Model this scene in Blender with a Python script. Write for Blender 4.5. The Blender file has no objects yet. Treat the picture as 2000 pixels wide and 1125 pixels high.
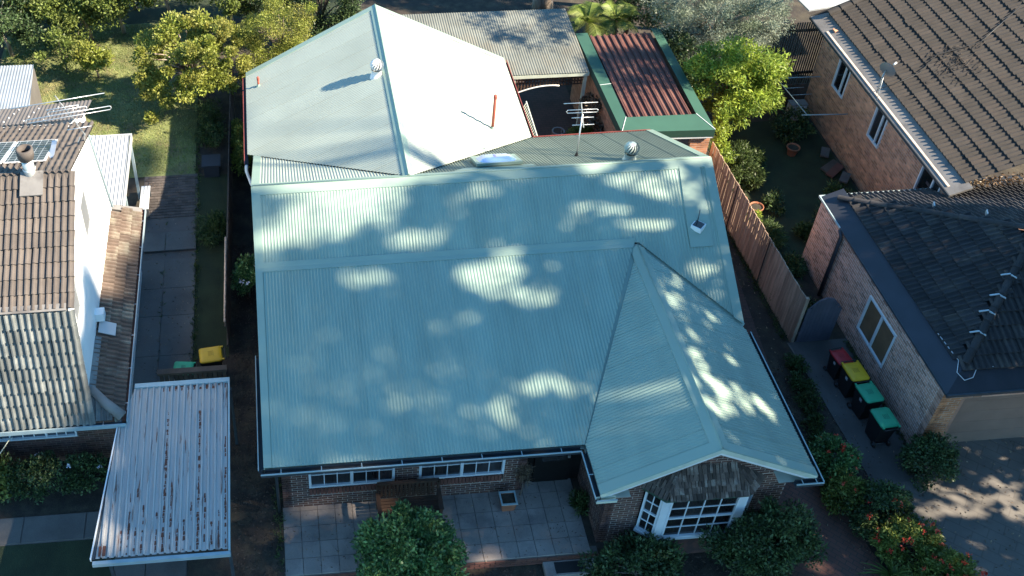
import bpy, math, random
import numpy as np
from mathutils import Vector, Matrix
random.seed(7); RNG = np.random.default_rng(7)
SC = bpy.context.scene
COL = SC.collection
R_ = math.radians

# ------------------------------------------------------------------ camera
CAM = Vector((0.85, -21.331, 23.077))
_y, _p, _r = R_(3.426), R_(40.125), R_(-1.379)
_F = Vector((math.sin(_y)*math.cos(_p), math.cos(_y)*math.cos(_p), -math.sin(_p)))
_R0 = Vector((math.cos(_y), -math.sin(_y), 0)); _U0 = _R0.cross(_F)
_R = _R0*math.cos(_r) + _U0*math.sin(_r); _U = -_R0*math.sin(_r) + _U0*math.cos(_r)
cd = bpy.data.cameras.new('camera'); cam = bpy.data.objects.new('camera', cd); COL.objects.link(cam)
cd.sensor_fit = 'HORIZONTAL'; cd.sensor_width = 36; cd.lens = 38.043
cd.shift_x = 0.17355; cd.shift_y = -0.10749; cd.clip_end = 2000
cam.matrix_world = Matrix(((_R.x, _U.x, -_F.x, CAM.x), (_R.y, _U.y, -_F.y, CAM.y), (_R.z, _U.z, -_F.z, CAM.z), (0, 0, 0, 1)))
SC.camera = cam
SC.render.resolution_x, SC.render.resolution_y = 1024, 576

# ------------------------------------------------------------------ sky, sun, exposure
SUN_AZ, SUN_EL = R_(20.0), R_(38.9)          # azimuth measured from +X towards -Y
SDIR = Vector((math.cos(SUN_EL)*math.cos(SUN_AZ), -math.cos(SUN_EL)*math.sin(SUN_AZ), math.sin(SUN_EL)))
w = bpy.data.worlds.new('World'); SC.world = w; w.use_nodes = True
nt = w.node_tree; bg = nt.nodes['Background']
sk = nt.nodes.new('ShaderNodeTexSky'); sk.sky_type = 'NISHITA'; sk.sun_disc = False
sk.sun_elevation = SUN_EL; sk.sun_rotation = math.atan2(SDIR.x, SDIR.y)
sk.air_density = 1.0; sk.dust_density = 0.0; sk.ozone_density = 3.5
tn = nt.nodes.new('ShaderNodeVectorMath'); tn.operation = 'MULTIPLY'; tn.inputs[1].default_value = (0.70, 1.06, 1.12)   # clear, deep blue sky
nt.links.new(sk.outputs[0], tn.inputs[0]); nt.links.new(tn.outputs[0], bg.inputs[0]); bg.inputs[1].default_value = 0.09
ld = bpy.data.lights.new('sun', 'SUN'); ld.energy = 5.0; ld.angle = R_(0.9); ld.color = (1.0, 0.865, 0.665)
sun = bpy.data.objects.new('sun', ld); COL.objects.link(sun); sun.location = (40, -20, 40)
sun.rotation_euler = SDIR.to_track_quat('Z', 'Y').to_euler()
SC.view_settings.view_transform = 'Standard'; SC.view_settings.look = 'None'
SC.view_settings.gamma = 1.0; SC.view_settings.use_curve_mapping = False
SC.view_settings.exposure = 1.78

# ------------------------------------------------------------------ materials
MATS = {}
def mat(name, col, rough=0.7, var=0.12, scale=3.0, rand=0.0, bump=0.0, bscale=40.0, spec=0.5, metal=0.0,
        col2=None, thr=(0.45, 0.6), stretch=(1, 1, 1), transl=0.0, fine=0.0):
    """principled material: base colour with broad noise, piece-to-piece variation, optional second colour in patches"""
    m = bpy.data.materials.new(name); m.use_nodes = True; n = m.node_tree.nodes; l = m.node_tree.links
    b = n['Principled BSDF']; out = n['Material Output']
    b.inputs['Roughness'].default_value = rough; b.inputs['Metallic'].default_value = metal
    b.inputs['Specular IOR Level'].default_value = spec
    g = n.new('ShaderNodeNewGeometry')
    mp = n.new('ShaderNodeMapping'); mp.inputs['Scale'].default_value = stretch
    l.new(g.outputs['Position'], mp.inputs['Vector'])
    nz = n.new('ShaderNodeTexNoise'); nz.inputs['Scale'].default_value = scale; nz.inputs['Detail'].default_value = 5
    l.new(mp.outputs[0], nz.inputs['Vector'])
    rmp = n.new('ShaderNodeMapRange'); rmp.inputs['From Min'].default_value = 0.3; rmp.inputs['From Max'].default_value = 0.7
    rmp.inputs['To Min'].default_value = 1-var; rmp.inputs['To Max'].default_value = 1+var
    l.new(nz.outputs['Fac'], rmp.inputs['Value'])
    fac = rmp.outputs[0]
    if fine:
        nf = n.new('ShaderNodeTexNoise'); nf.inputs['Scale'].default_value = 60; nf.inputs['Detail'].default_value = 2
        l.new(g.outputs['Position'], nf.inputs['Vector'])
        r2 = n.new('ShaderNodeMapRange'); r2.inputs['From Min'].default_value = 0.3; r2.inputs['From Max'].default_value = 0.7
        r2.inputs['To Min'].default_value = 1-fine; r2.inputs['To Max'].default_value = 1+fine
        l.new(nf.outputs['Fac'], r2.inputs['Value'])
        mu = n.new('ShaderNodeMath'); mu.operation = 'MULTIPLY'; l.new(fac, mu.inputs[0]); l.new(r2.outputs[0], mu.inputs[1]); fac = mu.outputs[0]
    if rand:
        oi = n.new('ShaderNodeObjectInfo')
        ad = n.new('ShaderNodeMath'); ad.operation = 'ADD'; l.new(oi.outputs['Random'], ad.inputs[0]); l.new(g.outputs['Random Per Island'], ad.inputs[1])
        fr = n.new('ShaderNodeMath'); fr.operation = 'FRACT'; l.new(ad.outputs[0], fr.inputs[0])
        r3 = n.new('ShaderNodeMapRange'); r3.inputs['To Min'].default_value = 1-rand; r3.inputs['To Max'].default_value = 1+rand
        l.new(fr.outputs[0], r3.inputs['Value'])
        mu = n.new('ShaderNodeMath'); mu.operation = 'MULTIPLY'; l.new(fac, mu.inputs[0]); l.new(r3.outputs[0], mu.inputs[1]); fac = mu.outputs[0]
    base = None
    if col2:
        n2 = n.new('ShaderNodeTexNoise'); n2.inputs['Scale'].default_value = scale*0.7; n2.inputs['Detail'].default_value = 8; n2.inputs['Roughness'].default_value = 0.65
        off = n.new('ShaderNodeVectorMath'); off.operation = 'ADD'; off.inputs[1].default_value = (17.3, 5.1, 9.7)
        l.new(mp.outputs[0], off.inputs[0]); l.new(off.outputs[0], n2.inputs['Vector'])
        src = n2.outputs['Fac']
        if rand:
            a2 = n.new('ShaderNodeMath'); a2.operation = 'MULTIPLY_ADD'; a2.inputs[1].default_value = 0.14; l.new(fr.outputs[0], a2.inputs[0]); l.new(src, a2.inputs[2])
            s2 = n.new('ShaderNodeMath'); s2.operation = 'SUBTRACT'; s2.inputs[1].default_value = 0.07; l.new(a2.outputs[0], s2.inputs[0]); src = s2.outputs[0]
        m2 = n.new('ShaderNodeMapRange'); m2.inputs['From Min'].default_value = thr[0]; m2.inputs['From Max'].default_value = thr[1]; l.new(src, m2.inputs['Value'])
        mx = n.new('ShaderNodeMix'); mx.data_type = 'RGBA'; mx.inputs[6].default_value = (*col, 1); mx.inputs[7].default_value = (*col2, 1)
        l.new(m2.outputs[0], mx.inputs[0]); base = mx.outputs[2]
    vm = n.new('ShaderNodeVectorMath'); vm.operation = 'SCALE'
    if base: l.new(base, vm.inputs[0])
    else: vm.inputs[0].default_value = col
    l.new(fac, vm.inputs['Scale']); l.new(vm.outputs[0], b.inputs['Base Color'])
    if bump:
        nb = n.new('ShaderNodeTexNoise'); nb.inputs['Scale'].default_value = bscale; nb.inputs['Detail'].default_value = 4
        l.new(g.outputs['Position'], nb.inputs['Vector'])
        bp = n.new('ShaderNodeBump'); bp.inputs['Strength'].default_value = bump; bp.inputs['Distance'].default_value = 0.02
        l.new(nb.outputs['Fac'], bp.inputs['Height']); l.new(bp.outputs[0], b.inputs['Normal'])
    if transl:
        tr = n.new('ShaderNodeBsdfTranslucent'); l.new(vm.outputs[0], tr.inputs['Color'])
        ms = n.new('ShaderNodeMixShader'); ms.inputs[0].default_value = transl
        l.new(b.outputs[0], ms.inputs[1]); l.new(tr.outputs[0], ms.inputs[2]); l.new(ms.outputs[0], out.inputs['Surface'])
    MATS[name] = m
    return m
def brickmat(name, c1, c2, mortar, sx, sy, rough=0.85, msize=0.02, var=0.2, rot=0.0, offset=0.5):
    m = mat(name, c1, rough, var, 1.2, bump=0.15)
    n = m.node_tree.nodes; l = m.node_tree.links
    sc = [x for x in n if x.bl_idname == 'ShaderNodeVectorMath'][-1]
    g = [x for x in n if x.bl_idname == 'ShaderNodeNewGeometry'][0]
    mp = n.new('ShaderNodeMapping'); mp.inputs['Rotation'].default_value = (0, 0, rot); l.new(g.outputs['Position'], mp.inputs['Vector'])
    bt = n.new('ShaderNodeTexBrick'); bt.inputs['Scale'].default_value = 1; bt.inputs['Brick Width'].default_value = sx; bt.inputs['Row Height'].default_value = sy
    bt.inputs['Mortar Size'].default_value = msize; bt.offset = offset
    bt.inputs['Color1'].default_value = (*c1, 1); bt.inputs['Color2'].default_value = (*c2, 1); bt.inputs['Mortar'].default_value = (*mortar, 1)
    l.new(mp.outputs[0], bt.inputs['Vector']); l.new(bt.outputs['Color'], sc.inputs[0])
    return m

mat('roof_rear', (0.335, 0.375, 0.325), 0.5, 0.07, 0.8, spec=0.35, rand=0.03)
mat('roof_metal_old', (0.155, 0.185, 0.145), 0.6, 0.12, 1.0, spec=0.3)
mat('roof_metal', (0.262, 0.35, 0.29), 0.5, 0.10, 0.8, spec=0.35, rand=0.035, stretch=(2.2, 0.5, 1))
mat('roof_cap', (0.262, 0.352, 0.292), 0.42, 0.05, 1.0, spec=0.4)
mat('roof_old_metal', (0.165, 0.175, 0.155), 0.6, 0.18, 1.2, spec=0.3, col2=(0.16, 0.15, 0.12), thr=(0.5, 0.7))
mat('gutter_dark', (0.035, 0.045, 0.055), 0.6, 0.2, 4)
mat('gutter_lip', (0.33, 0.42, 0.43), 0.5, 0.1, 3)
mat('trim_cream', (0.55, 0.60, 0.50), 0.55, 0.1, 3)
mat('trim_white', (0.72, 0.74, 0.74), 0.5, 0.06, 3)
mat('red_trim', (0.22, 0.055, 0.045), 0.5, 0.15, 4)
mat('terracotta_pipe', (0.36, 0.08, 0.05), 0.55, 0.1, 6)
mat('brick_dark', (0.12, 0.055, 0.041), 0.85, 0.15, 5, rand=0.45, bump=0.25, bscale=90, col2=(0.055, 0.03, 0.03), thr=(0.42, 0.62))
mat('brick_sill', (0.13, 0.05, 0.037), 0.8, 0.15, 5, rand=0.25, bump=0.2)
mat('mortar_light', (0.44, 0.37, 0.32), 0.95, 0.15, 6)
mat('mortar_pale', (0.78, 0.70, 0.64), 0.95, 0.1, 6)
mat('mortar_dark', (0.20, 0.15, 0.12), 0.95, 0.15, 6)
mat('brick_tan', (0.50, 0.25, 0.145), 0.85, 0.15, 4, rand=0.4, bump=0.25, bscale=90, col2=(0.24, 0.11, 0.075), thr=(0.48, 0.72))
mat('brick_pink', (0.47, 0.265, 0.195), 0.85, 0.15, 4, rand=0.42, bump=0.25, bscale=90, col2=(0.36, 0.21, 0.175), thr=(0.47, 0.72))
mat('brick_orange', (0.42, 0.19, 0.10), 0.85, 0.15, 4, rand=0.25, bump=0.2)
mat('tile_brown', (0.088, 0.074, 0.066), 0.85, 0.12, 2.5, rand=0.09, bump=0.25, bscale=60, col2=(0.115, 0.097, 0.085), thr=(0.5, 0.75), fine=0.12)
mat('tile_grey', (0.105, 0.115, 0.115), 0.8, 0.2, 3, rand=0.2, bump=0.2, bscale=60, col2=(0.165, 0.175, 0.17), thr=(0.45, 0.7), fine=0.15)
mat('tile_skirt', (0.11, 0.078, 0.06), 0.85, 0.2, 2, rand=0.15, bump=0.2, col2=(0.20, 0.18, 0.14), thr=(0.5, 0.68), stretch=(1.6, 0.6, 1), fine=0.15)
mat('tile_charcoal', (0.042, 0.036, 0.032), 0.85, 0.18, 3, rand=0.13, bump=0.25, bscale=60, col2=(0.052, 0.041, 0.035), thr=(0.5, 0.72), fine=0.15)
mat('tile_black', (0.034, 0.032, 0.034), 0.85, 0.2, 3, rand=0.25, bump=0.25, bscale=60, col2=(0.06, 0.052, 0.046), thr=(0.5, 0.7), fine=0.15)
mat('underlay', (0.02, 0.019, 0.018), 0.95)
mat('tray_black', (0.030, 0.034, 0.045), 0.5, 0.15, 2)
mat('tray_grey', (0.19, 0.18, 0.17), 0.6, 0.15, 2, col2=(0.11, 0.10, 0.095), thr=(0.5, 0.7))
mat('wall_white', (0.80, 0.80, 0.78), 0.7, 0.04, 1.5)
mat('window_grey', (0.17, 0.18, 0.19), 0.35, 0.05, 2)
mat('blind', (0.16, 0.10, 0.055), 0.7, 0.2, 3)
m = mat('glass_dark', (0.022, 0.022, 0.024), 0.08, 0.4, 2, rand=0.6, spec=0.6)
mat('glass_blue', (0.06, 0.08, 0.10), 0.1, 0.2, 2, spec=0.7)
mat('paint_blue_white', (0.62, 0.66, 0.70), 0.45, 0.05, 4)
mat('shingle', (0.10, 0.075, 0.063), 0.9, 0.25, 6, rand=0.6, bump=0.4, bscale=40, col2=(0.17, 0.15, 0.13), thr=(0.52, 0.7), fine=0.2)
mat('paver', (0.275, 0.235, 0.21), 0.85, 0.15, 2, rand=0.14, bump=0.2, bscale=80, col2=(0.15, 0.13, 0.125), thr=(0.5, 0.75), fine=0.1)
mat('grout', (0.11, 0.095, 0.088), 0.95)
mat('soil', (0.035, 0.027, 0.021), 0.95, 0.35, 2.5, bump=0.6, bscale=25, col2=(0.055, 0.045, 0.03), thr=(0.45, 0.6), fine=0.3)
mat('mulch', (0.07, 0.05, 0.038), 0.95, 0.3, 6, rand=0.5, bump=0.3)
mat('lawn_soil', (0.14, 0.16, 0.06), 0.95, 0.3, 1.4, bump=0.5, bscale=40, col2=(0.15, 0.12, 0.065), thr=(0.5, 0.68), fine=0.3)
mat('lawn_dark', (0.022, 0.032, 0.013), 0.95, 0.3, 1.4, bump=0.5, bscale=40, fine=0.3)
mat('grass_blade', (0.17, 0.235, 0.06), 0.8, 0.3, 1.1, rand=0.35, col2=(0.34, 0.29, 0.14), thr=(0.45, 0.68), transl=0.25)
mat('concrete', (0.115, 0.108, 0.10), 0.9, 0.22, 1.1, rand=0.08, bump=0.2, bscale=60, col2=(0.10, 0.09, 0.085), thr=(0.45, 0.65), fine=0.12)
mat('concrete_dark', (0.085, 0.08, 0.077), 0.9, 0.25, 1.0, rand=0.08, bump=0.2, bscale=60, fine=0.12)
brickmat('drive_stamp', (0.14, 0.127, 0.114), (0.132, 0.12, 0.108), (0.108, 0.097, 0.087), 0.6, 0.3, msize=0.014, rot=R_(40))
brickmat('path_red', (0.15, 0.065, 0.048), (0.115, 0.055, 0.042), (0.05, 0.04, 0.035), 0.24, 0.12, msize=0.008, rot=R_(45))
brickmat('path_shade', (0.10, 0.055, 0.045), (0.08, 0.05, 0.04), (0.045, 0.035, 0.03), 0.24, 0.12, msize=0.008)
mat('paving_brick', (0.085, 0.07, 0.062), 0.9, 0.2, 3, rand=0.3, bump=0.2)
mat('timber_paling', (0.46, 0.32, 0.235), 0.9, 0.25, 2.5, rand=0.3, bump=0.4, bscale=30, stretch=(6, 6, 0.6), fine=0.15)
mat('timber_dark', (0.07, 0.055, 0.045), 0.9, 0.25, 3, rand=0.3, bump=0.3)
mat('timber_bench', (0.065, 0.036, 0.024), 0.7, 0.2, 4, rand=0.15, bump=0.2)
mat('gate_grey', (0.075, 0.075, 0.10), 0.75, 0.15, 3, rand=0.1)
mat('green_fascia', (0.042, 0.105, 0.075), 0.5, 0.06, 2, spec=0.35)
mat('green_dark', (0.025, 0.065, 0.048), 0.5, 0.06, 2)
mat('red_iron', (0.14, 0.055, 0.042), 0.65, 0.25, 2, col2=(0.19, 0.10, 0.075), thr=(0.45, 0.7), stretch=(2, 0.6, 1), fine=0.15)
mat('red_iron_rib', (0.085, 0.035, 0.03), 0.7, 0.2, 2)
mat('carport_iron', (0.40, 0.385, 0.36), 0.55, 0.1, 2, col2=(0.13, 0.052, 0.032), thr=(0.58, 0.65), stretch=(8, 0.55, 8), fine=0.06)
mat('carport_flat', (0.46, 0.47, 0.475), 0.55, 0.1, 2, col2=(0.20, 0.07, 0.035), thr=(0.66, 0.72), stretch=(9, 1.6, 9), fine=0.06)
mat('door_brown', (0.22, 0.15, 0.125), 0.6, 0.1, 2)
mat('rust', (0.15, 0.055, 0.033), 0.9, 0.3, 8)
mat('awning_white', (0.42, 0.43, 0.43), 0.5, 0.05, 2)
mat('awning_rib', (0.42, 0.43, 0.44), 0.5, 0.05, 2)
mat('pale_blue_paint', (0.28, 0.36, 0.39), 0.5, 0.08, 3)
mat('shed_iron', (0.22, 0.25, 0.28), 0.4, 0.12, 2)
mat('grey_sheet', (0.115, 0.105, 0.10), 0.7, 0.15, 2, fine=0.1)
mat('aluminium', (0.62, 0.63, 0.64), 0.35, 0.06, 5, metal=0.75)
mat('galvanised', (0.50, 0.53, 0.53), 0.42, 0.12, 8, metal=0.5)
mat('vent_green', (0.40, 0.48, 0.46), 0.4, 0.1, 6, metal=0.25)
mat('steel_dark', (0.10, 0.11, 0.12), 0.5, 0.15, 6, metal=0.4)
mat('skylight_dome', (0.2, 0.34, 0.62), 0.12, 0.03, 2, spec=0.7)
mat('clay_pot', (0.34, 0.13, 0.07), 0.8, 0.15, 6)
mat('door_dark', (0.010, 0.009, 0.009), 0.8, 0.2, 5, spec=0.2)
mat('bin_black', (0.014, 0.014, 0.015), 0.5, 0.15, 5)
mat('bin_red', (0.38, 0.018, 0.022), 0.45, 0.08, 5)
mat('bin_yellow', (0.62, 0.36, 0.012), 0.45, 0.06, 5)
mat('bin_green', (0.03, 0.33, 0.17), 0.45, 0.08, 5)
mat('bin_mark_green', (0.02, 0.20, 0.11), 0.5)
mat('bin_mark_yellow', (0.40, 0.24, 0.01), 0.5)
mat('bin_mark_red', (0.24, 0.012, 0.015), 0.5)
mat('sticker', (0.55, 0.56, 0.58), 0.5)
mat('solar_frame', (0.66, 0.67, 0.68), 0.4, 0.03, 2)
brickmat('solar_cell', (0.022, 0.028, 0.05), (0.018, 0.024, 0.045), (0.42, 0.44, 0.46), 0.17, 0.17, rough=0.12, msize=0.006, var=0.1, offset=0.0)
mat('bark', (0.16, 0.125, 0.10), 0.9, 0.3, 5, bump=0.6, bscale=30, stretch=(3, 3, 0.6))
mat('bark_pale', (0.33, 0.27, 0.22), 0.85, 0.3, 4, bump=0.4, bscale=20, col2=(0.18, 0.13, 0.10), thr=(0.5, 0.65), stretch=(2, 2, 0.7))
def leafmat(n, c, rand=0.4, col2=None, tr=0.3, rough=0.5):
    return mat(n, c, rough, 0.25, 1.6, rand=rand, transl=tr, col2=col2, thr=(0.45, 0.65), spec=0.35)
leafmat('leaf_yellow', (0.21, 0.245, 0.042), 0.4, (0.26, 0.25, 0.06))
leafmat('leaf_mid', (0.13, 0.175, 0.04), 0.45, (0.17, 0.20, 0.05))
leafmat('leaf_dark', (0.05, 0.085, 0.034), 0.5, (0.075, 0.115, 0.04), 0.2, 0.45)
leafmat('leaf_camellia', (0.08, 0.165, 0.055), 0.5, (0.13, 0.22, 0.07), 0.18, 0.35)
leafmat('leaf_lime', (0.29, 0.37, 0.05), 0.45, (0.17, 0.26, 0.05), 0.35)
leafmat('leaf_olive', (0.26, 0.30, 0.235), 0.35, (0.20, 0.25, 0.17), 0.25)
leafmat('leaf_palm', (0.14, 0.20, 0.035), 0.35, (0.20, 0.22, 0.06), 0.3)
leafmat('leaf_fern', (0.05, 0.085, 0.025), 0.45, (0.08, 0.11, 0.035), 0.25)
leafmat('leaf_gum', (0.06, 0.085, 0.04), 0.4, (0.09, 0.11, 0.05), 0.1)
leafmat('leaf_agave', (0.16, 0.21, 0.16), 0.25, (0.22, 0.25, 0.17), 0.1)
leafmat('leaf_strap', (0.10, 0.15, 0.035), 0.4, (0.16, 0.20, 0.06), 0.2)
leafmat('petal_red', (0.62, 0.05, 0.03), 0.3, (0.70, 0.16, 0.08), 0.2)
leafmat('petal_white', (0.62, 0.63, 0.72), 0.15, None, 0.2)
leafmat('leaf_litter', (0.15, 0.10, 0.065), 0.6, (0.24, 0.18, 0.12), 0.1)
leafmat('flower_bract', (0.42, 0.20, 0.12), 0.5, (0.55, 0.40, 0.28), 0.2)

# ------------------------------------------------------------------ object helpers
def link(o, parent=None):
    COL.objects.link(o)
    if parent is not None:
        o.parent = parent
        if parent.type == 'EMPTY' and parent.get('_w', 0): o.matrix_parent_inverse = Matrix.Translation(-Vector(parent.location))
    return o
def tag(o, label=None, cat=None, group=None, kind=None):
    if label: o['label'] = label
    if cat: o['category'] = cat
    if group: o['group'] = group
    if kind: o['kind'] = kind
    return o
def thing(name, label, cat, loc=(0, 0, 0), rz=0.0, group=None, world=True):
    """an Empty at the thing's base; world=True: parts are given in world coordinates"""
    o = bpy.data.objects.new(name, None); COL.objects.link(o); o.empty_display_size = 0.2
    o.location = loc; o.rotation_euler = (0, 0, rz); tag(o, label, cat, group)
    if world: o['_w'] = 1
    return o
def copytree(o, parent=None):
    c = o.copy(); COL.objects.link(c); c.parent = parent
    for ch in list(o.children): copytree(ch, c)
    return c
def npmesh(name, V, F, m=None, smooth=False):
    V = np.asarray(V, dtype=np.float32); F = np.asarray(F, dtype=np.int32); k = F.shape[1]
    me = bpy.data.meshes.new(name)
    me.vertices.add(len(V)); me.vertices.foreach_set('co', V.ravel())
    me.loops.add(F.size); me.loops.foreach_set('vertex_index', F.ravel())
    me.polygons.add(len(F)); me.polygons.foreach_set('loop_start', np.arange(0, F.size, k, dtype=np.int32))
    me.polygons.foreach_set('loop_total', np.full(len(F), k, dtype=np.int32))
    if smooth: me.polygons.foreach_set('use_smooth', np.ones(len(F), dtype=bool))
    me.update(calc_edges=True); me.validate()
    if m: me.materials.append(MATS[m])
    return me
def npobj(name, V, F, m, parent=None, kind=None, smooth=False):
    return tag(link(bpy.data.objects.new(name, npmesh(name, V, F, m, smooth)), parent), kind=kind)

class MB:
    """collects shapes; build() links them as one mesh object"""
    def __init__(s): s.v = []; s.f = []; s.sm = []
    def add(s, vs, fs, smooth=False):
        o = len(s.v); s.v += [tuple(v) for v in vs]; s.f += [tuple(o+i for i in f) for f in fs]; s.sm += [smooth]*len(fs); return s
    def quad(s, *p): return s.add(p, [tuple(range(len(p)))])
    def box(s, a, b):
        (x0, y0, z0), (x1, y1, z1) = a, b
        return s.add([(x0, y0, z0), (x1, y0, z0), (x1, y1, z0), (x0, y1, z0), (x0, y0, z1), (x1, y0, z1), (x1, y1, z1), (x0, y1, z1)],
                     [(0, 3, 2, 1), (4, 5, 6, 7), (0, 1, 5, 4), (1, 2, 6, 5), (2, 3, 7, 6), (3, 0, 4, 7)])
    def obox(s, c, x, y, z):
        c, x, y, z = map(Vector, (c, x, y, z)); p = []
        for k in (-1, 1):
            for i, j in ((-1, -1), (1, -1), (1, 1), (-1, 1)): p.append(c + x*i + y*j + z*k)
        return s.add(p, [(0, 3, 2, 1), (4, 5, 6, 7), (0, 1, 5, 4), (1, 2, 6, 5), (2, 3, 7, 6), (3, 0, 4, 7)])
    def beam(s, a, b, wd, ht, up=(0, 0, 1)):
        a, b = Vector(a), Vector(b); d = (b-a); u = Vector(up); sd = d.cross(u).normalized(); u2 = sd.cross(d).normalized()
        return s.obox((a+b)/2, d/2, sd*wd/2, u2*ht/2)
    def prism(s, poly, vec):
        n = len(poly); v = Vector(vec); p = [Vector(q) for q in poly]
        return s.add(p+[q+v for q in p], [tuple(range(n))[::-1], tuple(range(n, 2*n))]+[(i, (i+1) % n, (i+1) % n+n, i+n) for i in range(n)])
    def tube(s, pts, rad, n=8, cap=True, smooth=True):
        pts = [Vector(p) for p in pts]; m = len(pts); rad = rad if isinstance(rad, (list, tuple)) else [rad]*m
        vs = []; fs = []; ref = None
        for i, p in enumerate(pts):
            d = (pts[min(i+1, m-1)]-pts[max(i-1, 0)]).normalized()
            if ref is None: ref = d.orthogonal().normalized()
            ref = (ref - d*ref.dot(d)).normalized(); q = d.cross(ref)
            for k in range(n):
                a = 2*math.pi*k/n; vs.append(p+(ref*math.cos(a)+q*math.sin(a))*rad[i])
        for i in range(m-1):
            for k in range(n): fs.append((i*n+k, i*n+(k+1) % n, (i+1)*n+(k+1) % n, (i+1)*n+k))
        if cap: fs += [tuple(range(n))[::-1], tuple((m-1)*n+k for k in range(n))]
        return s.add(vs, fs, smooth)
    def lathe(s, prof, c=(0, 0, 0), n=20, smooth=True, cap=False):
        vs = []; fs = []; m = len(prof)
        for (r, z) in prof:
            for k in range(n): a = 2*math.pi*k/n; vs.append((c[0]+r*math.cos(a), c[1]+r*math.sin(a), c[2]+z))
        for i in range(m-1):
            for k in range(n): fs.append((i*n+k, i*n+(k+1) % n, (i+1)*n+(k+1) % n, (i+1)*n+k))
        if cap: fs.append(tuple((m-1)*n+k for k in range(n)))
        return s.add(vs, fs, smooth)
    def build(s, name, m, parent=None, label=None, kind=None):
        me = bpy.data.meshes.new(name); me.from_pydata([tuple(v) for v in s.v], [], s.f)
        me.polygons.foreach_set('use_smooth', s.sm); me.materials.append(MATS[m]); me.update()
        return tag(link(bpy.data.objects.new(name, me), parent), label, kind=kind)
def P(name, m, parent, fn, label=None):
    b = MB(); fn(b); return b.build(name, m, parent, label)

class Pieces:
    """alike pieces: the 300 nearest the camera as objects of their own, the rest joined in one part"""
    def __init__(s, parent, name, rest, limit=300): s.p = parent; s.n = name; s.rest = rest; s.lim = limit; s.items = []
    def add(s, me, M): s.items.append((me, M))
    def finish(s):
        s.items.sort(key=lambda t: (t[1].translation-CAM).length)
        for me, M in s.items[:s.lim]:
            o = bpy.data.objects.new(s.n, me); COL.objects.link(o); o.matrix_basis = M; o.parent = s.p
            if s.p.type == 'EMPTY' and s.p.get('_w', 0): o.matrix_parent_inverse = Matrix.Translation(-Vector(s.p.location))
        rest = {}
        for me, M in s.items[s.lim:]: rest.setdefault(me.materials[0].name, []).append((me, M))
        for mn, L in rest.items():
            V = []; F = []; o = 0
            for me, M in L:
                V += [M @ v.co for v in me.vertices]; F += [tuple(o+i for i in p.vertices) for p in me.polygons]; o += len(me.vertices)
            me = bpy.data.meshes.new(s.rest); me.from_pydata([tuple(v) for v in V], [], F); me.materials.append(bpy.data.materials[mn]); me.update()
            tag(link(bpy.data.objects.new(s.rest, me), s.p), kind='stuff')
def frame(o, x, y, z, sx=1, sy=1, sz=1):
    x, y, z = Vector(x)*sx, Vector(y)*sy, Vector(z)*sz
    return Matrix(((x.x, y.x, z.x, o[0]), (x.y, y.y, z.y, o[1]), (x.z, y.z, z.z, o[2]), (0, 0, 0, 1)))

# ---- corrugated / ribbed sheet on a polygon
def sheet(name, poly, across, m, parent, pitch=0.08, amp=0.009, prof='sine', lift=0.0):
    P3 = [Vector(p) for p in poly]; U = Vector(across).normalized()
    N = Vector((0, 0, 0))
    for i in range(len(P3)): N += (P3[i]).cross(P3[(i+1) % len(P3)])
    N.normalize()
    if N.z < 0: N = -N
    U = (U - N*U.dot(N)).normalized(); W = N.cross(U); O = P3[0]
    q = [((p-O).dot(U), (p-O).dot(W)) for p in P3]
    u0, u1 = min(a for a, _ in q), max(a for a, _ in q)
    if prof == 'sine': offs = [(k/6*pitch, amp*math.cos(2*math.pi*k/6)) for k in range(6)]
    else:
        h = amp*2; rib = 0.22 if prof == 'rib' else 0.38
        offs = [(0, 0), (pitch*(1-rib), 0), (pitch*(1-rib*0.8), h), (pitch*(1-rib*0.2), h)]
    us = [(u0+1e-5, 0.0)]; k = math.floor(u0/pitch)
    while k*pitch < u1:
        for du, h in offs:
            u = k*pitch+du
            if u0 < u < u1: us.append((u, h))
        k += 1
    us.append((u1-1e-5, 0.0)); vs = []; fs = []; lap = pitch*10
    for u, h in us:
        hit = []
        for i in range(len(q)):
            (a, b), (c, d) = q[i], q[(i+1) % len(q)]
            if (a-u)*(c-u) <= 0 and abs(c-a) > 1e-9: hit.append(b+(d-b)*(u-a)/(c-a))
        lo, hi = (min(hit), max(hit)) if hit else (0, 0)
        for v in (lo, hi): vs.append(O+U*u+W*v+N*(h+lift))
    V2 = []; j = 0                                # each sheet is its own strip, lapping the next
    for i in range(len(us)-1):
        if i == 0 or math.floor(us[i][0]/lap) != math.floor(us[i-1][0]/lap):
            V2 += [vs[2*i]+N*.003, vs[2*i+1]+N*.003]
        j = len(V2); V2 += [vs[2*i+2], vs[2*i+3]]; fs.append((j-2, j, j+1, j-1))
    vs = V2
    b = MB(); b.add(vs, fs, prof == 'sine'); return b.build(name, m, parent)
def capping(b, p0, p1, a, c, wd=0.2, lift=0.022):
    """folded ridge capping from p0 to p1 with wings along a and c"""
    p0, p1, a, c = Vector(p0), Vector(p1), Vector(a).normalized(), Vector(c).normalized(); d = (p1-p0).normalized()
    na = a.cross(d).normalized(); na = na if na.z > 0 else -na
    nc = c.cross(d).normalized(); nc = nc if nc.z > 0 else -nc
    up = Vector((0, 0, lift+0.012)); t = Vector((0, 0, -0.02))
    for (s, n) in ((a, na), (c, nc)):
        e0, e1 = p0+s*wd+n*lift, p1+s*wd+n*lift
        b.quad(p0+up, p1+up, e1, e0); b.quad(e0, e1, e1+t, e0+t)
    b.tube([p0+up, p1+up], 0.022, 8)
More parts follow.
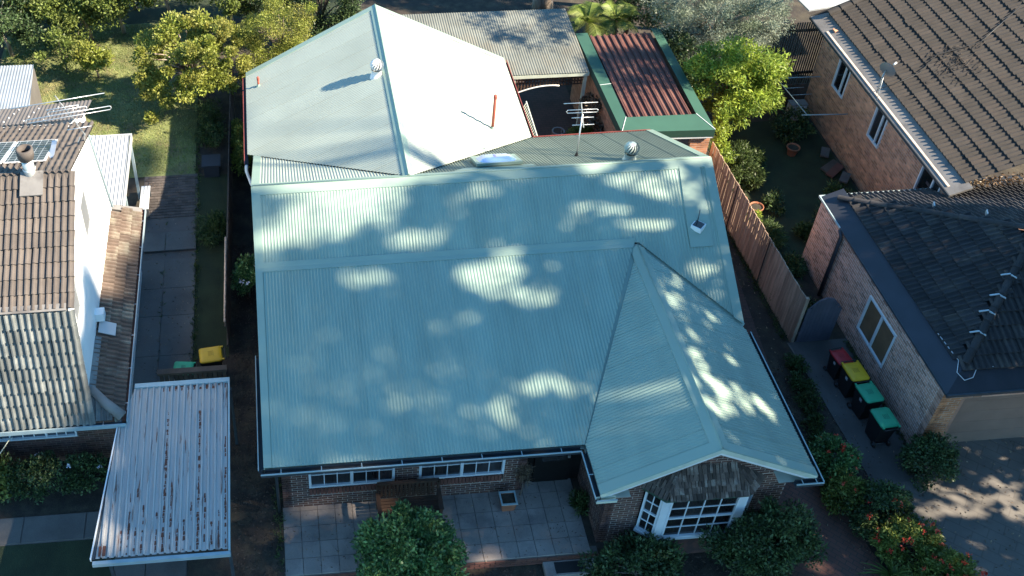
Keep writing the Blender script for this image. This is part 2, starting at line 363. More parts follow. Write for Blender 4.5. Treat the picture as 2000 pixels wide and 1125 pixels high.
def flash(b, p0, p1, p2, p3, lift=0.02):
    n = (Vector(p1)-Vector(p0)).cross(Vector(p3)-Vector(p0)).normalized(); n = n if n.z > 0 else -n
    q = [Vector(p)+n*lift for p in (p0, p1, p2, p3)]; b.add(q+[p-n*0.025 for p in q], [(0, 1, 2, 3), (0, 4, 5, 1), (1, 5, 6, 2), (2, 6, 7, 3), (3, 7, 4, 0)])

# ================================================================== GROUND
def S_(t): t = min(1.0, max(0.0, t)); return t*t*(3-2*t)
def zg(x, y):
    z = 0.5*S_((y-2)/5)*S_((2-x)/2.5)
    z -= 0.3*S_((-7.98-y)/0.12)*S_(x/0.3)*S_((12.2-x)/0.6)
    return z
def patch(name, x0, x1, y0, y1, m, dz=0.004, res=0.4, kind='structure', poly=None):
    nx, ny = max(1, int((x1-x0)/res)), max(1, int((y1-y0)/res)); b = MB(); vs = []
    for j in range(ny+1):
        for i in range(nx+1):
            x = x0+(x1-x0)*i/nx; y = y0+(y1-y0)*j/ny
            if poly: x, y = poly(i/nx, j/ny)
            vs.append((x, y, zg(x, y)+dz))
    b.add(vs, [(j*(nx+1)+i, j*(nx+1)+i+1, (j+1)*(nx+1)+i+1, (j+1)*(nx+1)+i) for j in range(ny) for i in range(nx)], True)
    return b.build(name, m, None, kind=kind)
def bil(a, b, c, d):
    return lambda s, t: tuple((1-s)*(1-t)*p+s*(1-t)*q+s*t*r+(1-s)*t*u for p, q, r, u in zip(a, b, c, d))
gx_ = [-400, -100, -30]+[i*0.5 for i in range(-28, 53)]+[40, 100, 400]
gy_ = [-400, -100, -30]+[i*0.5 for i in range(-28, -17)]+[-8.3, -8.12, -8.0, -7.9]+[i*0.5 for i in range(-15, 61)]+[50, 100, 400]
b = MB(); nx = len(gx_)
b.add([(x, y, zg(x, y)-0.012) for y in gy_ for x in gx_], [(j*nx+i, j*nx+i+1, (j+1)*nx+i+1, (j+1)*nx+i) for j in range(len(gy_)-1) for i in range(nx-1)])
ground = b.build('ground', 'soil', None, kind='structure')

patch('back_lawn', -9.5, -2.05, 6.1, 15.5, 'lawn_soil', 0.004)
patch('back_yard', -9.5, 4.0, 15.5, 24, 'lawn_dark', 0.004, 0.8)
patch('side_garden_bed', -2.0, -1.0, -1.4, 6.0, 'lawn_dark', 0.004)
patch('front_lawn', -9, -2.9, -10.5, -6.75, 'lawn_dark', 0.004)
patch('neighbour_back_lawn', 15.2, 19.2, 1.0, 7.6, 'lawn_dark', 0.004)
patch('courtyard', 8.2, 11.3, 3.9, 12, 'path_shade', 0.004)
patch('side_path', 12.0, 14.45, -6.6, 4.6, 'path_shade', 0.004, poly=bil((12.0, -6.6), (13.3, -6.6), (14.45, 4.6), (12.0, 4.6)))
patch('brick_path', 11.9, 14.2, -11, -5.2, 'path_red', 0.008, poly=bil((11.4, -11), (14.3, -11), (13.35, -5.2), (12.0, -5.2)))
patch('driveway', 13.6, 26, -12, -2.3, 'drive_stamp', 0.012, poly=bil((15.3, -12), (26, -12), (26, -2.3), (14.45, -2.3)))
patch('side_driveway_strip', 14.2, 16.1, -6.4, -2.3, 'concrete_dark', 0.016, poly=bil((14.75, -6.9), (16.15, -6.9), (16.15, -2.3), (14.5, -2.3)))
# left: concrete driveway of slabs, paving bricks, front path
drv = patch('left_driveway', -3.7, -1.98, -12, 4.3, 'grout', 0.003)
sl = Pieces(drv, 'slab', 'far_slabs')
def slabmesh(m):
    b = MB(); b.add([(-.5, -.5, 0), (.5, -.5, 0), (.5, .5, 0), (-.5, .5, 0), (-.494, -.496, .02), (.494, -.496, .02), (.494, .496, .02), (-.494, .496, .02)],
                    [(4, 5, 6, 7), (0, 1, 5, 4), (1, 2, 6, 5), (2, 3, 7, 6), (3, 0, 4, 7)])
    me = bpy.data.meshes.new('slab'); me.from_pydata(b.v, [], b.f); me.materials.append(MATS[m]); return me
sm_ = slabmesh('concrete'); sm2 = slabmesh('concrete_dark')
yy = 4.25
for k in range(14):
    ln = [1.35, 1.5, 1.1, 1.5][k % 4]
    for (xa, xb, me) in ((-3.68, -2.95, sm_), (-2.94, -2.0, sm_)):
        sl.add(me, Matrix.Translation(((xa+xb)/2, yy-ln/2, zg(-2.8, yy-ln/2)+0.004)) @ Matrix.Diagonal((xb-xa-0.003, ln-0.004, 1, 1)))
    yy -= ln
sl.finish()
pv = patch('left_paving', -3.7, -1.98, 4.25, 6.1, 'grout', 0.006)
pp = Pieces(pv, 'paving_brick', 'far_paving'); pbm = slabmesh('paving_brick')
for j in range(16):
    for i in range(8):
        x = -3.66+(i+(0.5 if j % 2 else 0))*0.215+0.1; y = 4.3+j*0.112+0.05
        if x > -2.05: continue
        pp.add(pbm, Matrix.Translation((x, y, zg(x, y)+0.008)) @ Matrix.Diagonal((0.208, 0.105, 1.0, 1)))
pp.finish()
fp = patch('front_path', -9, -2.95, -6.75, -6.0, 'grout', 0.006)
sp = Pieces(fp, 'slab', 'far_slabs')
for k in range(4): sp.add(sm_, Matrix.Translation((-3.7-k*1.5, -6.375, 0.008)) @ Matrix.Diagonal((1.48, 0.7, 1, 1)))
sp.finish()

# ================================================================== BRICKWORK
def brickmesh(m):
    b = MB(); b.add([(-.5, 0, -.5), (.5, 0, -.5), (.5, 0, .5), (-.5, 0, .5), (-.478, 1, -.45), (.478, 1, -.45), (.478, 1, .45), (-.478, 1, .45)],
                    [(5, 4, 7, 6), (1, 0, 4, 5), (2, 1, 5, 6), (3, 2, 6, 7), (0, 3, 7, 4)])
    me = bpy.data.meshes.new('brick'); me.from_pydata(b.v, [], b.f); me.materials.append(MATS[m]); return me
BM = {k: brickmesh(k) for k in ('brick_dark', 'brick_sill', 'brick_tan', 'brick_pink', 'brick_orange')}
def brickwall(parent, pcs, o, u, n, length, z0, z1, bm, mortar, openings=(), top=None, name='wall', wpart=None):
    """mortar-faced wall panel with openings (u0,u1,z0,z1); the bricks stand 8 mm proud. top(u) limits the height"""
    o, u, n = Vector(o), Vector(u).normalized(), Vector(n).normalized()
    us = sorted({0, length, *[a for op in openings for a in op[:2]]}); zs = sorted({z0, z1, *[a for op in openings for a in op[2:]]})
    b = MB()
    if top:
        st = 24
        for i in range(st):
            a, c = length*i/st, length*(i+1)/st
            b.quad(o+u*a+Vector((0, 0, z0)), o+u*c+Vector((0, 0, z0)), o+u*c+Vector((0, 0, max(z0, top(c)))), o+u*a+Vector((0, 0, max(z0, top(a)))))
    else:
        for i in range(len(us)-1):
            for j in range(len(zs)-1):
                uc, zc = (us[i]+us[i+1])/2, (zs[j]+zs[j+1])/2
                if any(p[0] < uc < p[1] and p[2] < zc < p[3] for p in openings): continue
                q = [o+u*us[i]+Vector((0, 0, zs[j])), o+u*us[i+1]+Vector((0, 0, zs[j])), o+u*us[i+1]+Vector((0, 0, zs[j+1])), o+u*us[i]+Vector((0, 0, zs[j+1]))]
                b.prism(q, -n*0.2)
    wl = b.build(name, mortar, parent) if wpart is None else None
    row = 0; z = z0+0.005
    while z+0.07 < z1:
        x = -0.12 if row % 2 else 0.0
        while x < length:
            a, c = max(0.0, x), min(length, x+0.23)
            segs = [(a, c)]
            for p in openings:
                if z+0.076 > p[2]+0.005 and z < p[3]-0.005:
                    ns = []
                    for (s, e) in segs:
                        if e <= p[0] or s >= p[1]: ns.append((s, e)); continue
                        if s < p[0]: ns.append((s, p[0]))
                        if e > p[1]: ns.append((p[1], e))
                    segs = ns
            for (s, e) in segs:
                if e-s < 0.04 or (top and z+0.076 > top((s+e)/2)): continue
                c3 = o+u*((s+e)/2)+Vector((0, 0, z+0.038))
                pcs.add(bm, frame(c3, u, n, (0, 0, 1), e-s, 0.004+random.uniform(-.0015, .0015), 0.074))
            x += 0.24
        z += 0.086; row += 1
    return wl

# ================================================================== THE GREEN-ROOFED HOUSE
H = thing('green_roofed_house', 'brick house with pale green corrugated metal roof in the centre', 'house', (6, -1, 0))
ZR, ZB, YB, YE, YD, YG = 4.94, 3.813, -1.854, -3.82, -6.86, -8.16
XG, XGL, XGR, ZD, ZE, XR = 9.72, 7.29, 12.11, 2.47, 2.56, 12.05
# --- roof slopes
zu = lambda y: ZR+0.608*y
sheet('roof_slope', [(0.02, -0.02, zu(-.02)), (XR, -0.02, zu(-.02)), (XR, -3.74, zu(-3.74)), (XG+.06, YB+.02, zu(YB+.02)), (0.02, YB, zu(YB))], (1, 0, 0), 'roof_metal', H)
zl = lambda y: ZB+(y-YB)*(ZB-ZD)/(YB-YD)
sheet('roof_slope', [(0.02, YB, ZB), (XG-.08, YB-.02, zl(YB-.02)), (XGL-.02, YD, ZD), (0.02, YD, ZD)], (1, 0, 0), 'roof_metal', H, lift=0.004)
gl = lambda x: ZB-(XG-x)*(ZB-ZD)/(XG-XGL)
gr = lambda x: ZB-(x-XG)*(ZB-ZE)/(XGR-XG)
sheet('roof_slope', [(XG, YB-.12, ZB), (XG, YG, ZB), (XGL, YG, ZD), (XGL, YD, ZD)], (0, 1, 0), 'roof_metal', H)
sheet('roof_slope', [(XG, YB-.06, ZB), (XG, YG, ZB), (XGR, YG, ZE), (XGR, YE-.07, ZE)], (0, 1, 0), 'roof_metal', H)
ZRE, YRE = 2.84, 3.94
zb = lambda y: ZR-(ZR-ZRE)/YRE*y
XH, ZH, YH, XHL, XHR = 4.065, 4.965, 8.5, -0.2, 8.335
sheet('roof_slope', [(0.02, 0.02, zb(.02)), (XH, 0.02, zb(.02)), (0.02, 3.92, zb(3.92))], (1, 0, 0), 'roof_rear', H)
sheet('roof_slope', [(XH, 0.02, zb(.02)), (XR, 0.02, zb(.02)), (XR, YRE, ZRE), (XHR-.1, YRE, ZRE)], (1, 0, 0), 'roof_metal_old', H)
sheet('roof_slope', [(XH, -0.02, ZH), (XH, YH, ZH), (XHL, 8.18, ZRE), (XHL, YRE, ZRE)], (0, 1, 0), 'roof_rear', H, lift=0.03)
sheet('roof_slope', [(XH, -0.02, ZH), (XH, YH, ZH), (XHR, 8.18, ZRE), (XHR, YRE, ZRE)], (0, 1, 0), 'roof_rear', H, lift=0.03)
# --- valley trays under the gaps, seen as dark lines
def valley(p, q, wd=0.13):
    b = MB(); p, q = Vector(p), Vector(q); d = (q-p).normalized(); s = d.cross(Vector((0, 0, 1))).normalized()
    b.quad(p-s*wd+Vector((0, 0, .0)), q-s*wd, q+s*wd, p+s*wd)
    b.v = [(x, y, z-0.03) for x, y, z in b.v]; b.build('valley_gutter', 'roof_cap', H)
valley((XG, YB, ZB), (XGL, YD, ZD)); valley((XG, YB, ZB), (XR, YE, zu(YE))); valley((XH, 0, ZR), (0, 3.95, ZRE)); valley((XH, 0, ZR), (XHR, 3.95, ZRE))
# --- cappings and flashings
b = MB(); capping(b, (0, 0, ZR), (XR, 0, ZR), (0, -1, -.608), (0, 1, -.533), 0.24); b.build('ridge_capping', 'roof_cap', H)
b = MB(); capping(b, (XG, YB-.1, ZB), (XG, YG, ZB), (-1, 0, -.553), (1, 0, -.524), 0.2); b.build('ridge_capping', 'roof_cap', H)
b = MB(); capping(b, (XH, 0.0, ZH+.03), (XH, YH, ZH+.03), (-1, 0, -.498), (1, 0, -.498), 0.16); b.build('ridge_capping', 'roof_cap', H)
b = MB(); flash(b, (0, YB+.12, zu(YB+.12)), (XG-.02, YB+.12, zu(YB+.12)), (XG-.06, YB, ZB), (0, YB, ZB)); flash(b, (0, YB, ZB), (XG-.06, YB, ZB), (XG-.12, YB-.12, zl(YB-.12)), (0, YB-.12, zl(YB-.12))); b.build('break_flashing', 'roof_cap', H)
b = MB(); flash(b, (-.03, -.0, ZR), (.19, -.0, ZR), (.19, YB, ZB), (-.03, YB, ZB), .024); flash(b, (-.03, YB, ZB), (.15, YB, ZB), (.15, YD, ZD), (-.03, YD, ZD), .024)
flash(b, (-.03, 0, ZR), (.19, 0, ZR), (.19, 3.7, zb(3.7)), (-.03, 3.9, zb(3.9)), .024)
b.box((-.035, YD, ZD-.16), (-.02, YD+.01, ZD)); b.build('verge_flashing', 'roof_cap', H)
b = MB(); flash(b, (XR-.2, 0, ZR), (XR+.03, 0, ZR), (XR+.03, YE+.03, zu(YE+.03)), (XR-.2, YE+.2, zu(YE+.2)), .024); flash(b, (XR-.18, 0, ZR), (XR+.03, 0, ZR), (XR+.03, YRE, ZRE), (XR-.18, YRE, ZRE), .024); b.build('verge_flashing', 'roof_cap', H)
b = MB(); flash(b, (11.17, -.15, zu(-.15)), (11.72, -.15, zu(-.15)), (11.68, -2.03, zu(-2.03)), (11.08, -2.03, zu(-2.03)), .03); b.build('flue_tray', 'roof_cap', H)
b = MB(); flash(b, (XGL, YG+.22, ZD), (XG, YG+.22, ZB), (XG, YG-.03, ZB), (XGL, YG-.03, ZD), .022); flash(b, (XGR, YG+.2, ZE), (XG, YG+.2, ZB), (XG, YG-.03, ZB), (XGR, YG-.03, ZE), .022); b.build('verge_flashing', 'roof_cap', H)
b = MB()
for x0, x1, z0, z1 in ((XH, XHL, ZH, ZRE), (XH, XHR, ZH, ZRE)):
    flash(b, (x0, YH-.2, z0+.03), (x1, 7.98, z1+.03), (x1, 8.2, z1+.03), (x0, YH+.02, z0+.03), .022)
b.build('verge_flashing', 'roof_cap', H)
# barge boards on the front gable: green upper board, white lower board
for sx, xe, ze in ((-1, XGL, ZD), (1, XGR, ZE)):
    for nm, m_, d0, d1, yo in (('barge_board', 'trim_cream', .0, -.12, YG-.04), ('barge_trim', 'trim_white', -.12, -.2, YG-.025)):
        b = MB(); xe2 = xe; b.prism([(XG, yo, ZB+d0), (xe2, yo, ze+d0), (xe2, yo, ze+d1), (XG, yo, ZB+d1)], (0, .03, 0)); b.build(nm, m_, H)
for sx, xe, ze in ((-1, XHL, ZRE), (1, XHR, ZRE)):
    b = MB(); b.prism([(XH, YH+.02, ZH), (xe, 8.2, ze), (xe, 8.2, ze-.2), (XH, YH+.02, ZH-.2)], (0, -.03, 0)); b.build('barge_board', 'trim_cream', H)
b = MB(); b.prism([(-.03, YB, ZB), (-.03, 0, ZR), (-.03, 3.9, zb(3.9)), (-.03, 3.9, zb(3.9)-.2), (-.03, 0, ZR-.22), (-.03, YB, ZB-.2), (-.03, YD, ZD-.18), (-.03, YD, ZD)], (.025, 0, 0)); b.build('barge_board', 'trim_cream', H)
b = MB(); b.prism([(XR+.03, 0, ZR), (XR+.03, YE+.1, zu(YE+.1)), (XR+.03, YE+.1, zu(YE+.1)-.2), (XR+.03, 0, ZR-.22), (XR+.03, YRE, ZRE-.2), (XR+.03, YRE, ZRE)], (-.025, 0, 0)); b.build('barge_board', 'trim_cream', H)
# --- gutters: dark trough with a pale rolled lip and straps
def gutter(p, q, out, wd=0.13, dp=0.12, lip='gutter_lip', inner='gutter_dark', strap=0.9):
    p, q, out = Vector(p), Vector(q), Vector(out).normalized(); up = Vector((0, 0, 1))
    b = MB(); b.quad(p-up*dp, q-up*dp, q-up*dp+out*wd, p-up*dp+out*wd); b.quad(p, q, q-up*dp, p-up*dp)
    b.quad(p+out*wd-up*dp, q+out*wd-up*dp, q+out*wd-up*.015, p+out*wd-up*.015)
    gt = b.build('gutter', inner, H)
    b = MB(); b.beam(p+out*wd-up*.02, q+out*wd-up*.02, .022, .03); b.build('gutter_lip', lip, gt)
    if strap:
        n = int((q-p).length/strap)
        for i in range(n):
            c = p+(q-p)*(i+.5)/n; b = MB(); b.beam(c-up*.012, c+out*wd-up*.012, .02, .006); b.build('strap', lip, gt)
    return gt
gutter((-.1, YD, ZD-.05), (XGL-.1, YD, ZD-.05), (0, -1, 0))
gutter((-.04, YD, ZD-.05), (-.04, -3.5, ZD-.05), (-1, 0, 0), wd=.11, strap=0)
gutter((XGL, YD-.13, ZD-.05), (XGL, YG-.08, ZD-.05), (-1, 0, 0), wd=.11)
gutter((XGL-.1, YG-.03, ZD-.06), (XGL+.36, YG-.03, ZD-.06), (0, -1, 0), wd=.1, strap=0, inner='trim_cream')
gutter((XGR, YE-.1, ZE-.05), (XGR, YG-.14, ZE-.05), (1, 0, 0), wd=.12, strap=0)
gutter((XGR-.5, YG-.04, ZE-.06), (XGR+.12, YG-.04, ZE-.06), (0, -1, 0), wd=.12, strap=.3)
gutter((XHL, 3.6, ZRE-.04), (XHL, 8.2, ZRE-.04), (-1, 0, 0), wd=.11, lip='red_trim', strap=0)
gutter((XHR, 3.95, ZRE-.04), (XHR, 8.2, ZRE-.04), (1, 0, 0), wd=.11, lip='red_trim', strap=0)
gutter((XHR+.1, YRE, ZRE-.04), (XR, YRE, ZRE-.04), (0, 1, 0), wd=.11, lip='red_trim', strap=0)
b = MB(); b.tube([(-.26, 3.62, 2.72), (-.27, 3.55, 2.55), (-.15, 3.3, 2.25), (-.05, 3.2, 2.1), (-.02, 3.2, 0.1)], .05, 8); b.build('downpipe', 'trim_white', H)
b = MB(); b.tube([(.26, -6.9, 2.3), (.22, -6.85, 2.15), (.22, -6.5, 1.85), (.22, -6.4, 1.6), (.22, -6.4, 0)], .04, 8); b.build('downpipe', 'gutter_dark', H)
# soffits (close the eaves from below)
P('soffit', 'trim_cream', H, lambda b: b.quad((-.02, YD, ZD-.17), (XGL, YD, ZD-.17), (XGL, -5.2, ZD-.17), (-.02, -5.2, ZD-.17)))
P('soffit', 'trim_cream', H, lambda b: b.quad((XGL, YG, ZD-.2), (8, YG, ZD-.2), (8, -5, ZD-.2), (XGL, -5, ZD-.2)))
P('soffit', 'trim_cream', H, lambda b: b.quad((XGR, YG, ZE-.2), (11.3, YG, ZE-.2), (11.3, YE, ZE-.2), (XGR, YE, ZE-.2)))
# --- walls
WH = brickwall(H, (FB := Pieces(None, 'brick', 'far_bricks')), (.33, -6.3, 0), (1, 0, 0), (0, -1, 0), 5.87, 0, 2.3, BM['brick_dark'], 'mortar_light', [(.64, 2.69, .5, 2.12), (3.27, 5.33, .5, 2.12)])
FB.p = WH
brickwall(H, FB, (6.2, -6.3, 0), (0, 1, 0), (1, 0, 0), 1.2, 0, 2.3, BM['brick_dark'], 'mortar_light')
brickwall(H, FB, (7.62, -5.0, 0), (0, -1, 0), (-1, 0, 0), 2.85, 0, 2.3, BM['brick_dark'], 'mortar_light')
brickwall(H, FB, (7.62, -7.85, 0), (1, 0, 0), (0, -1, 0), 4.1, -.3, 2.3, BM['brick_dark'], 'mortar_light', [(.83, 3.36, .55, 2.3)])
brickwall(H, FB, (7.62, -7.85, 0), (1, 0, 0), (0, -1, 0), 4.1, 2.3, 3.6, BM['brick_dark'], 'mortar_light', top=lambda u: min(gl(7.62+u), gr(7.62+u))-.12)
brickwall(H, FB, (.33, -3.0, 0), (0, -1, 0), (-1, 0, 0), 3.3, 0, 2.3, BM['brick_dark'], 'mortar_light')
FB.finish()
b = MB(); b.box((11.52, -7.65, -.3), (11.72, -3.6, 2.4)); b.box((11.52, -3.6, 0), (11.72, 3.5, 2.7)); b.box((.33, -3.0, 0), (.53, 3.4, 2.7)); b.box((.2, 3.4, 0), (.4, 7.9, 2.7)); b.box((7.9, 3.5, 0), (8.1, 7.9, 2.7)); b.box((.4, 7.7, 0), (7.9, 7.9, 2.7)); b.box((8.1, 3.3, 0), (11.52, 3.5, 2.7)); b.build('wall', 'brick_dark', H)
b = MB(); b.prism([(.33, 7.9, 2.7), (8.0, 7.9, 2.7), (XH, 7.9, 4.8)], (0, -.15, 0)); b.prism([(.35, -1.9, 2.4), (.35, 3.4, 2.7), (.35, 0, 4.7), (.35, -1.85, 3.6), (.35, -6.1, 2.3)], (.1, 0, 0)); b.prism([(11.68, -3.6, 2.4), (11.68, 3.4, 2.7), (11.68, 0, 4.7)], (-.1, 0, 0)); b.build('gable_infill', 'brick_dark', H)
# soldier-course sills
sb = Pieces(WH, 'sill_brick', 'far_sill_bricks')
for x0, x1 in ((.97, 3.02), (3.6, 5.66)):
    x = x0
    while x < x1-.05: sb.add(BM['brick_sill'], frame((x+.04, -6.3, .63), (1, 0, 0), (0, -1, .12), (0, 0, 1), .078, .045, .24)); x += .088
sb.finish()
# --- front windows: frame, sashes, bars, panes
def glazed(par, o, u, n, wd, z0, z1, cols, rows, fm='paint_blue_white', fr=.06, bar=.022, glass='glass_dark', mull=(), depth=.05, trans=()):
    o, u, n = Vector(o), Vector(u).normalized(), Vector(n).normalized(); Z = Vector((0, 0, 1))
    flat = par.parent is not None
    def bx(b, u0, u1, a0, a1, d0, d1):
        c = o+u*((u0+u1)/2)+Z*((a0+a1)/2)+n*((d0+d1)/2); b.obox(c, u*(u1-u0)/2, n*(d1-d0)/2, Z*(a1-a0)/2)
    b = MB(); bx(b, 0, wd, z0, z0+fr, -.04, depth); bx(b, 0, wd, z1-fr, z1, -.04, depth); bx(b, 0, fr, z0+fr, z1-fr, -.04, depth); bx(b, wd-fr, wd, z0+fr, z1-fr, -.04, depth)
    for mx in mull: bx(b, mx-fr*.6, mx+fr*.6, z0+fr, z1-fr, -.04, depth-.01)
    for tz in trans: bx(b, fr, wd-fr, tz-fr*.45, tz+fr*.45, -.04, depth-.015)
    W = b.build('frame' if flat else 'window', fm, par); W = par if flat else W
    cuts = [fr]+[x for m_ in mull for x in (m_-fr*.6, m_+fr*.6)]+[wd-fr]; zz = [z0+fr]+[x for t in trans for x in (t-fr*.45, t+fr*.45)]+[z1-fr]
    for i in range(0, len(cuts), 2):
        for j in range(0, len(zz), 2):
            a, c, e, f = cuts[i], cuts[i+1], zz[j], zz[j+1]; rr = max(1, round(rows/(len(zz)//2))); cc = max(1, round(cols/(len(cuts)//2)))
            for k in range(1, cc): b = MB(); bx(b, a+(c-a)*k/cc-bar/2, a+(c-a)*k/cc+bar/2, e, f, -.02, .02); b.build('glazing_bar', fm, W)
            for k in range(1, rr): b = MB(); bx(b, a, c, e+(f-e)*k/rr-bar/2, e+(f-e)*k/rr+bar/2, -.021, .018); b.build('glazing_bar', fm, W)
            for p in range(cc):
                for q in range(rr):
                    b = MB(); bx(b, a+(c-a)*p/cc+bar/2, a+(c-a)*(p+1)/cc-bar/2, e+(f-e)*q/rr+bar/2, e+(f-e)*(q+1)/rr-bar/2, -.012, .0); b.build('pane', glass, W)
    return W
glazed(H, (.97, -6.28, 0), (1, 0, 0), (0, -1, 0), 2.05, .78, 2.12, 6, 3, mull=(1.025,))
glazed(H, (3.6, -6.28, 0), (1, 0, 0), (0, -1, 0), 2.06, .78, 2.12, 6, 3, mull=(1.03,))
# bay window: three glazed faces, corner posts, sill, timber-shingled skirt roof
BAY = [(8.45, -7.87), (8.83, -8.2), (10.6, -8.2), (10.98, -7.87)]
bay = P('bay_window', 'paint_blue_white', H, lambda b: [b.box((8.83-.05, -8.26, .52), (10.65, -8.18, .6)), b.beam((8.43, -7.9, .56), (8.83, -8.24, .56), .1, .08), b.beam((10.6, -8.24, .56), (11.0, -7.9, .56), .1, .08)])
P('bay_base', 'brick_dark', bay, lambda b: b.prism([(8.5, -7.85, -.3), (8.87, -8.16, -.3), (10.56, -8.16, -.3), (10.93, -7.85, -.3)], (0, 0, .84)))
for x, y in ((8.83, -8.2), (10.6, -8.2)): P('corner_post', 'paint_blue_white', bay, lambda b: b.box((x-.09, y-.03, .6), (x+.09, y+.09, 2.12)))
def bayglass(p, q, cols):
    p, q = Vector((*p, 0)), Vector((*q, 0)); d = (q-p).normalized(); n = Vector((d.y, -d.x, 0)); return glazed(bay, p, d, n, (q-p).length, .6, 2.12, cols, 4, fr=.05, trans=(1.36,))
bayglass((8.47, -7.89), (8.78, -8.16), 2); bayglass((8.92, -8.2), (10.51, -8.2), 4); bayglass((10.65, -8.16), (10.96, -7.89), 2)
P('bay_fascia', 'green_dark', bay, lambda b: [b.beam((8.36, -7.87, 2.16), (8.79, -8.27, 2.16), .05, .09), b.beam((8.78, -8.27, 2.165), (10.66, -8.27, 2.165), .05, .09), b.beam((10.65, -8.27, 2.16), (11.07, -7.87, 2.16), .05, .09)])
P('bay_roof_deck', 'underlay', bay, lambda b: [b.quad((8.8, -8.28, 2.19), (10.65, -8.28, 2.19), (10.3, -7.86, 2.78), (9.15, -7.86, 2.78)), b.quad((8.33, -7.86, 2.19), (8.8, -8.28, 2.19), (9.15, -7.86, 2.78)), b.quad((10.65, -8.28, 2.19), (11.1, -7.86, 2.19), (10.3, -7.86, 2.78))])
shm = []
for k in range(3):
    b_ = MB(); b_.add([(-.5, 0, .028), (.5, 0, .028+.012*k), (.5, 1, .0), (-.5, 1, .0), (-.5, 0, -.01), (.5, 0, -.01)], [(0, 1, 2, 3), (4, 5, 1, 0), (4, 0, 3), (5, 2, 1)])
    me = bpy.data.meshes.new('shingle'); me.from_pydata(b_.v, [], b_.f); me.materials.append(MATS['shingle']); shm.append(me)
SH = Pieces(bay, 'shingle', 'far_shingles')
def shingle_face(a, c, d, e, rows):
    a, c, d, e = map(Vector, (a, c, d, e)); n = (c-a).cross(e-a).normalized(); n = n if n.z > 0 else -n
    for r in range(rows):
        p = a+(e-a)*r/rows; q = c+(d-c)*r/rows; ln = (q-p).length; x = random.uniform(0, .05); u = (q-p).normalized() if ln > .01 else Vector((1, 0, 0)); v = n.cross(u)
        hgt = ((e-a).length)/rows
        while x < ln-.03:
            wd = random.uniform(.05, .12); wd = min(wd, ln-x)
            SH.add(random.choice(shm), frame(p+u*(x+wd/2)+n*(.012+random.uniform(0, .012))-v*random.uniform(0, .02), u, v, n, wd-.016, hgt*1.35, 1)); x += wd
shingle_face((8.8, -8.3, 2.2), (10.65, -8.3, 2.2), (10.3, -7.88, 2.79), (9.15, -7.88, 2.79), 5)
shingle_face((8.33, -7.88, 2.2), (8.8, -8.3, 2.2), (9.16, -7.88, 2.79), (9.14, -7.87, 2.79), 4)
shingle_face((10.65, -8.3, 2.2), (11.1, -7.88, 2.2), (10.31, -7.87, 2.79), (10.29, -7.88, 2.79), 4)
SH.finish()
# porch door in the dark recess
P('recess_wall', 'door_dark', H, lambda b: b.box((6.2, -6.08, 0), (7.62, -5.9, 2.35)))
door = P('door', 'door_dark', H, lambda b: [b.box((6.45, -6.14, .05), (7.35, -6.08, 2.05))]); P('door_panel', 'glass_dark', door, lambda b: b.box((6.6, -6.155, .9), (7.2, -6.14, 1.9))); P('door_handle', 'aluminium', door, lambda b: b.box((7.24, -6.18, 1.0), (7.3, -6.14, 1.08)))
# --- roof fittings
def turbine(x, y, z, m, rad=.19):
    t = P('turbine_vent', m, H, lambda b: b.lathe([(.21, -.12), (.17, .02), (.15, .05), (.15, .2), (.17, .21)], (x, y, z), 20))
    P('vent_cap', m, t, lambda b: b.lathe([(.1, .2+rad*1.62), (.05, .2+rad*1.72), (0.002, .2+rad*1.75)], (x, y, z), 16))
    b = MB(); n = 15
    for k in range(n):
        ring = []
        for j in range(7):
            th = -1.1+j*(2.45/6); r = rad*math.cos(th)*1.02+.015; a = 2*math.pi*k/n+j*.16; zz = z+.36+rad*.92*math.sin(th)
            a2 = a+2*math.pi/n*.62; ring.append(((x+r*math.cos(a), y+r*math.sin(a), zz), (x+(r-.03)*math.cos(a2), y+(r-.03)*math.sin(a2), zz)))
        vs = [p for pr in ring for p in pr]; b.add(vs, [(2*j, 2*j+1, 2*j+3, 2*j+2) for j in range(6)], True)
    b.build('vane', m, t); P('core', 'steel_dark', t, lambda b: b.lathe([(.03, .22), (.11, .26), (.13, .36), (.1, .47), (.03, .52)], (x, y, z), 14))
    return t
tag(turbine(3.74, 4.85, 4.83, 'trim_white'), 'white turbine vent beside the rear ridge'); tag(turbine(10.05, .42, 4.74, 'vent_green'), 'green-grey turbine vent behind the main ridge')
def vpipe(x, y, z, h, r, m):
    t = P('vent_pipe', m, H, lambda b: b.tube([(x, y, z-.1), (x, y+.0, z+h)], r, 10)); P('pipe_cap', m, t, lambda b: b.lathe([(r*1.25, h-.1), (r*1.25, h), (r*.9, h+.02), (.002, h+.02)], (x, y, z), 10)); P('boot', 'roof_cap', t, lambda b: b.lathe([(r*2.6, -.02), (r*1.2, .07), (r*1.05, .1)], (x, y, z), 10))
vpipe(7.06, 3.65, 3.5, 1.2, .045, 'terracotta_pipe'); vpipe(.2, 7.15, 3.05, .35, .035, 'terracotta_pipe')
flue = P('square_flue', 'trim_white', H, lambda b: [b.obox((11.37, -1.6, 4.02), (.1, .1, 0), (-.1, .1, 0), (0, 0, .07))]); P('flue_mouth', 'glass_dark', flue, lambda b: b.obox((11.37, -1.6, 4.094), (.082, .082, 0), (-.082, .082, 0), (0, 0, .004))); P('flue_stay', 'steel_dark', flue, lambda b: b.tube([(11.4, -1.45, 4.1), (11.42, -1.38, 4.4)], .012, 6))
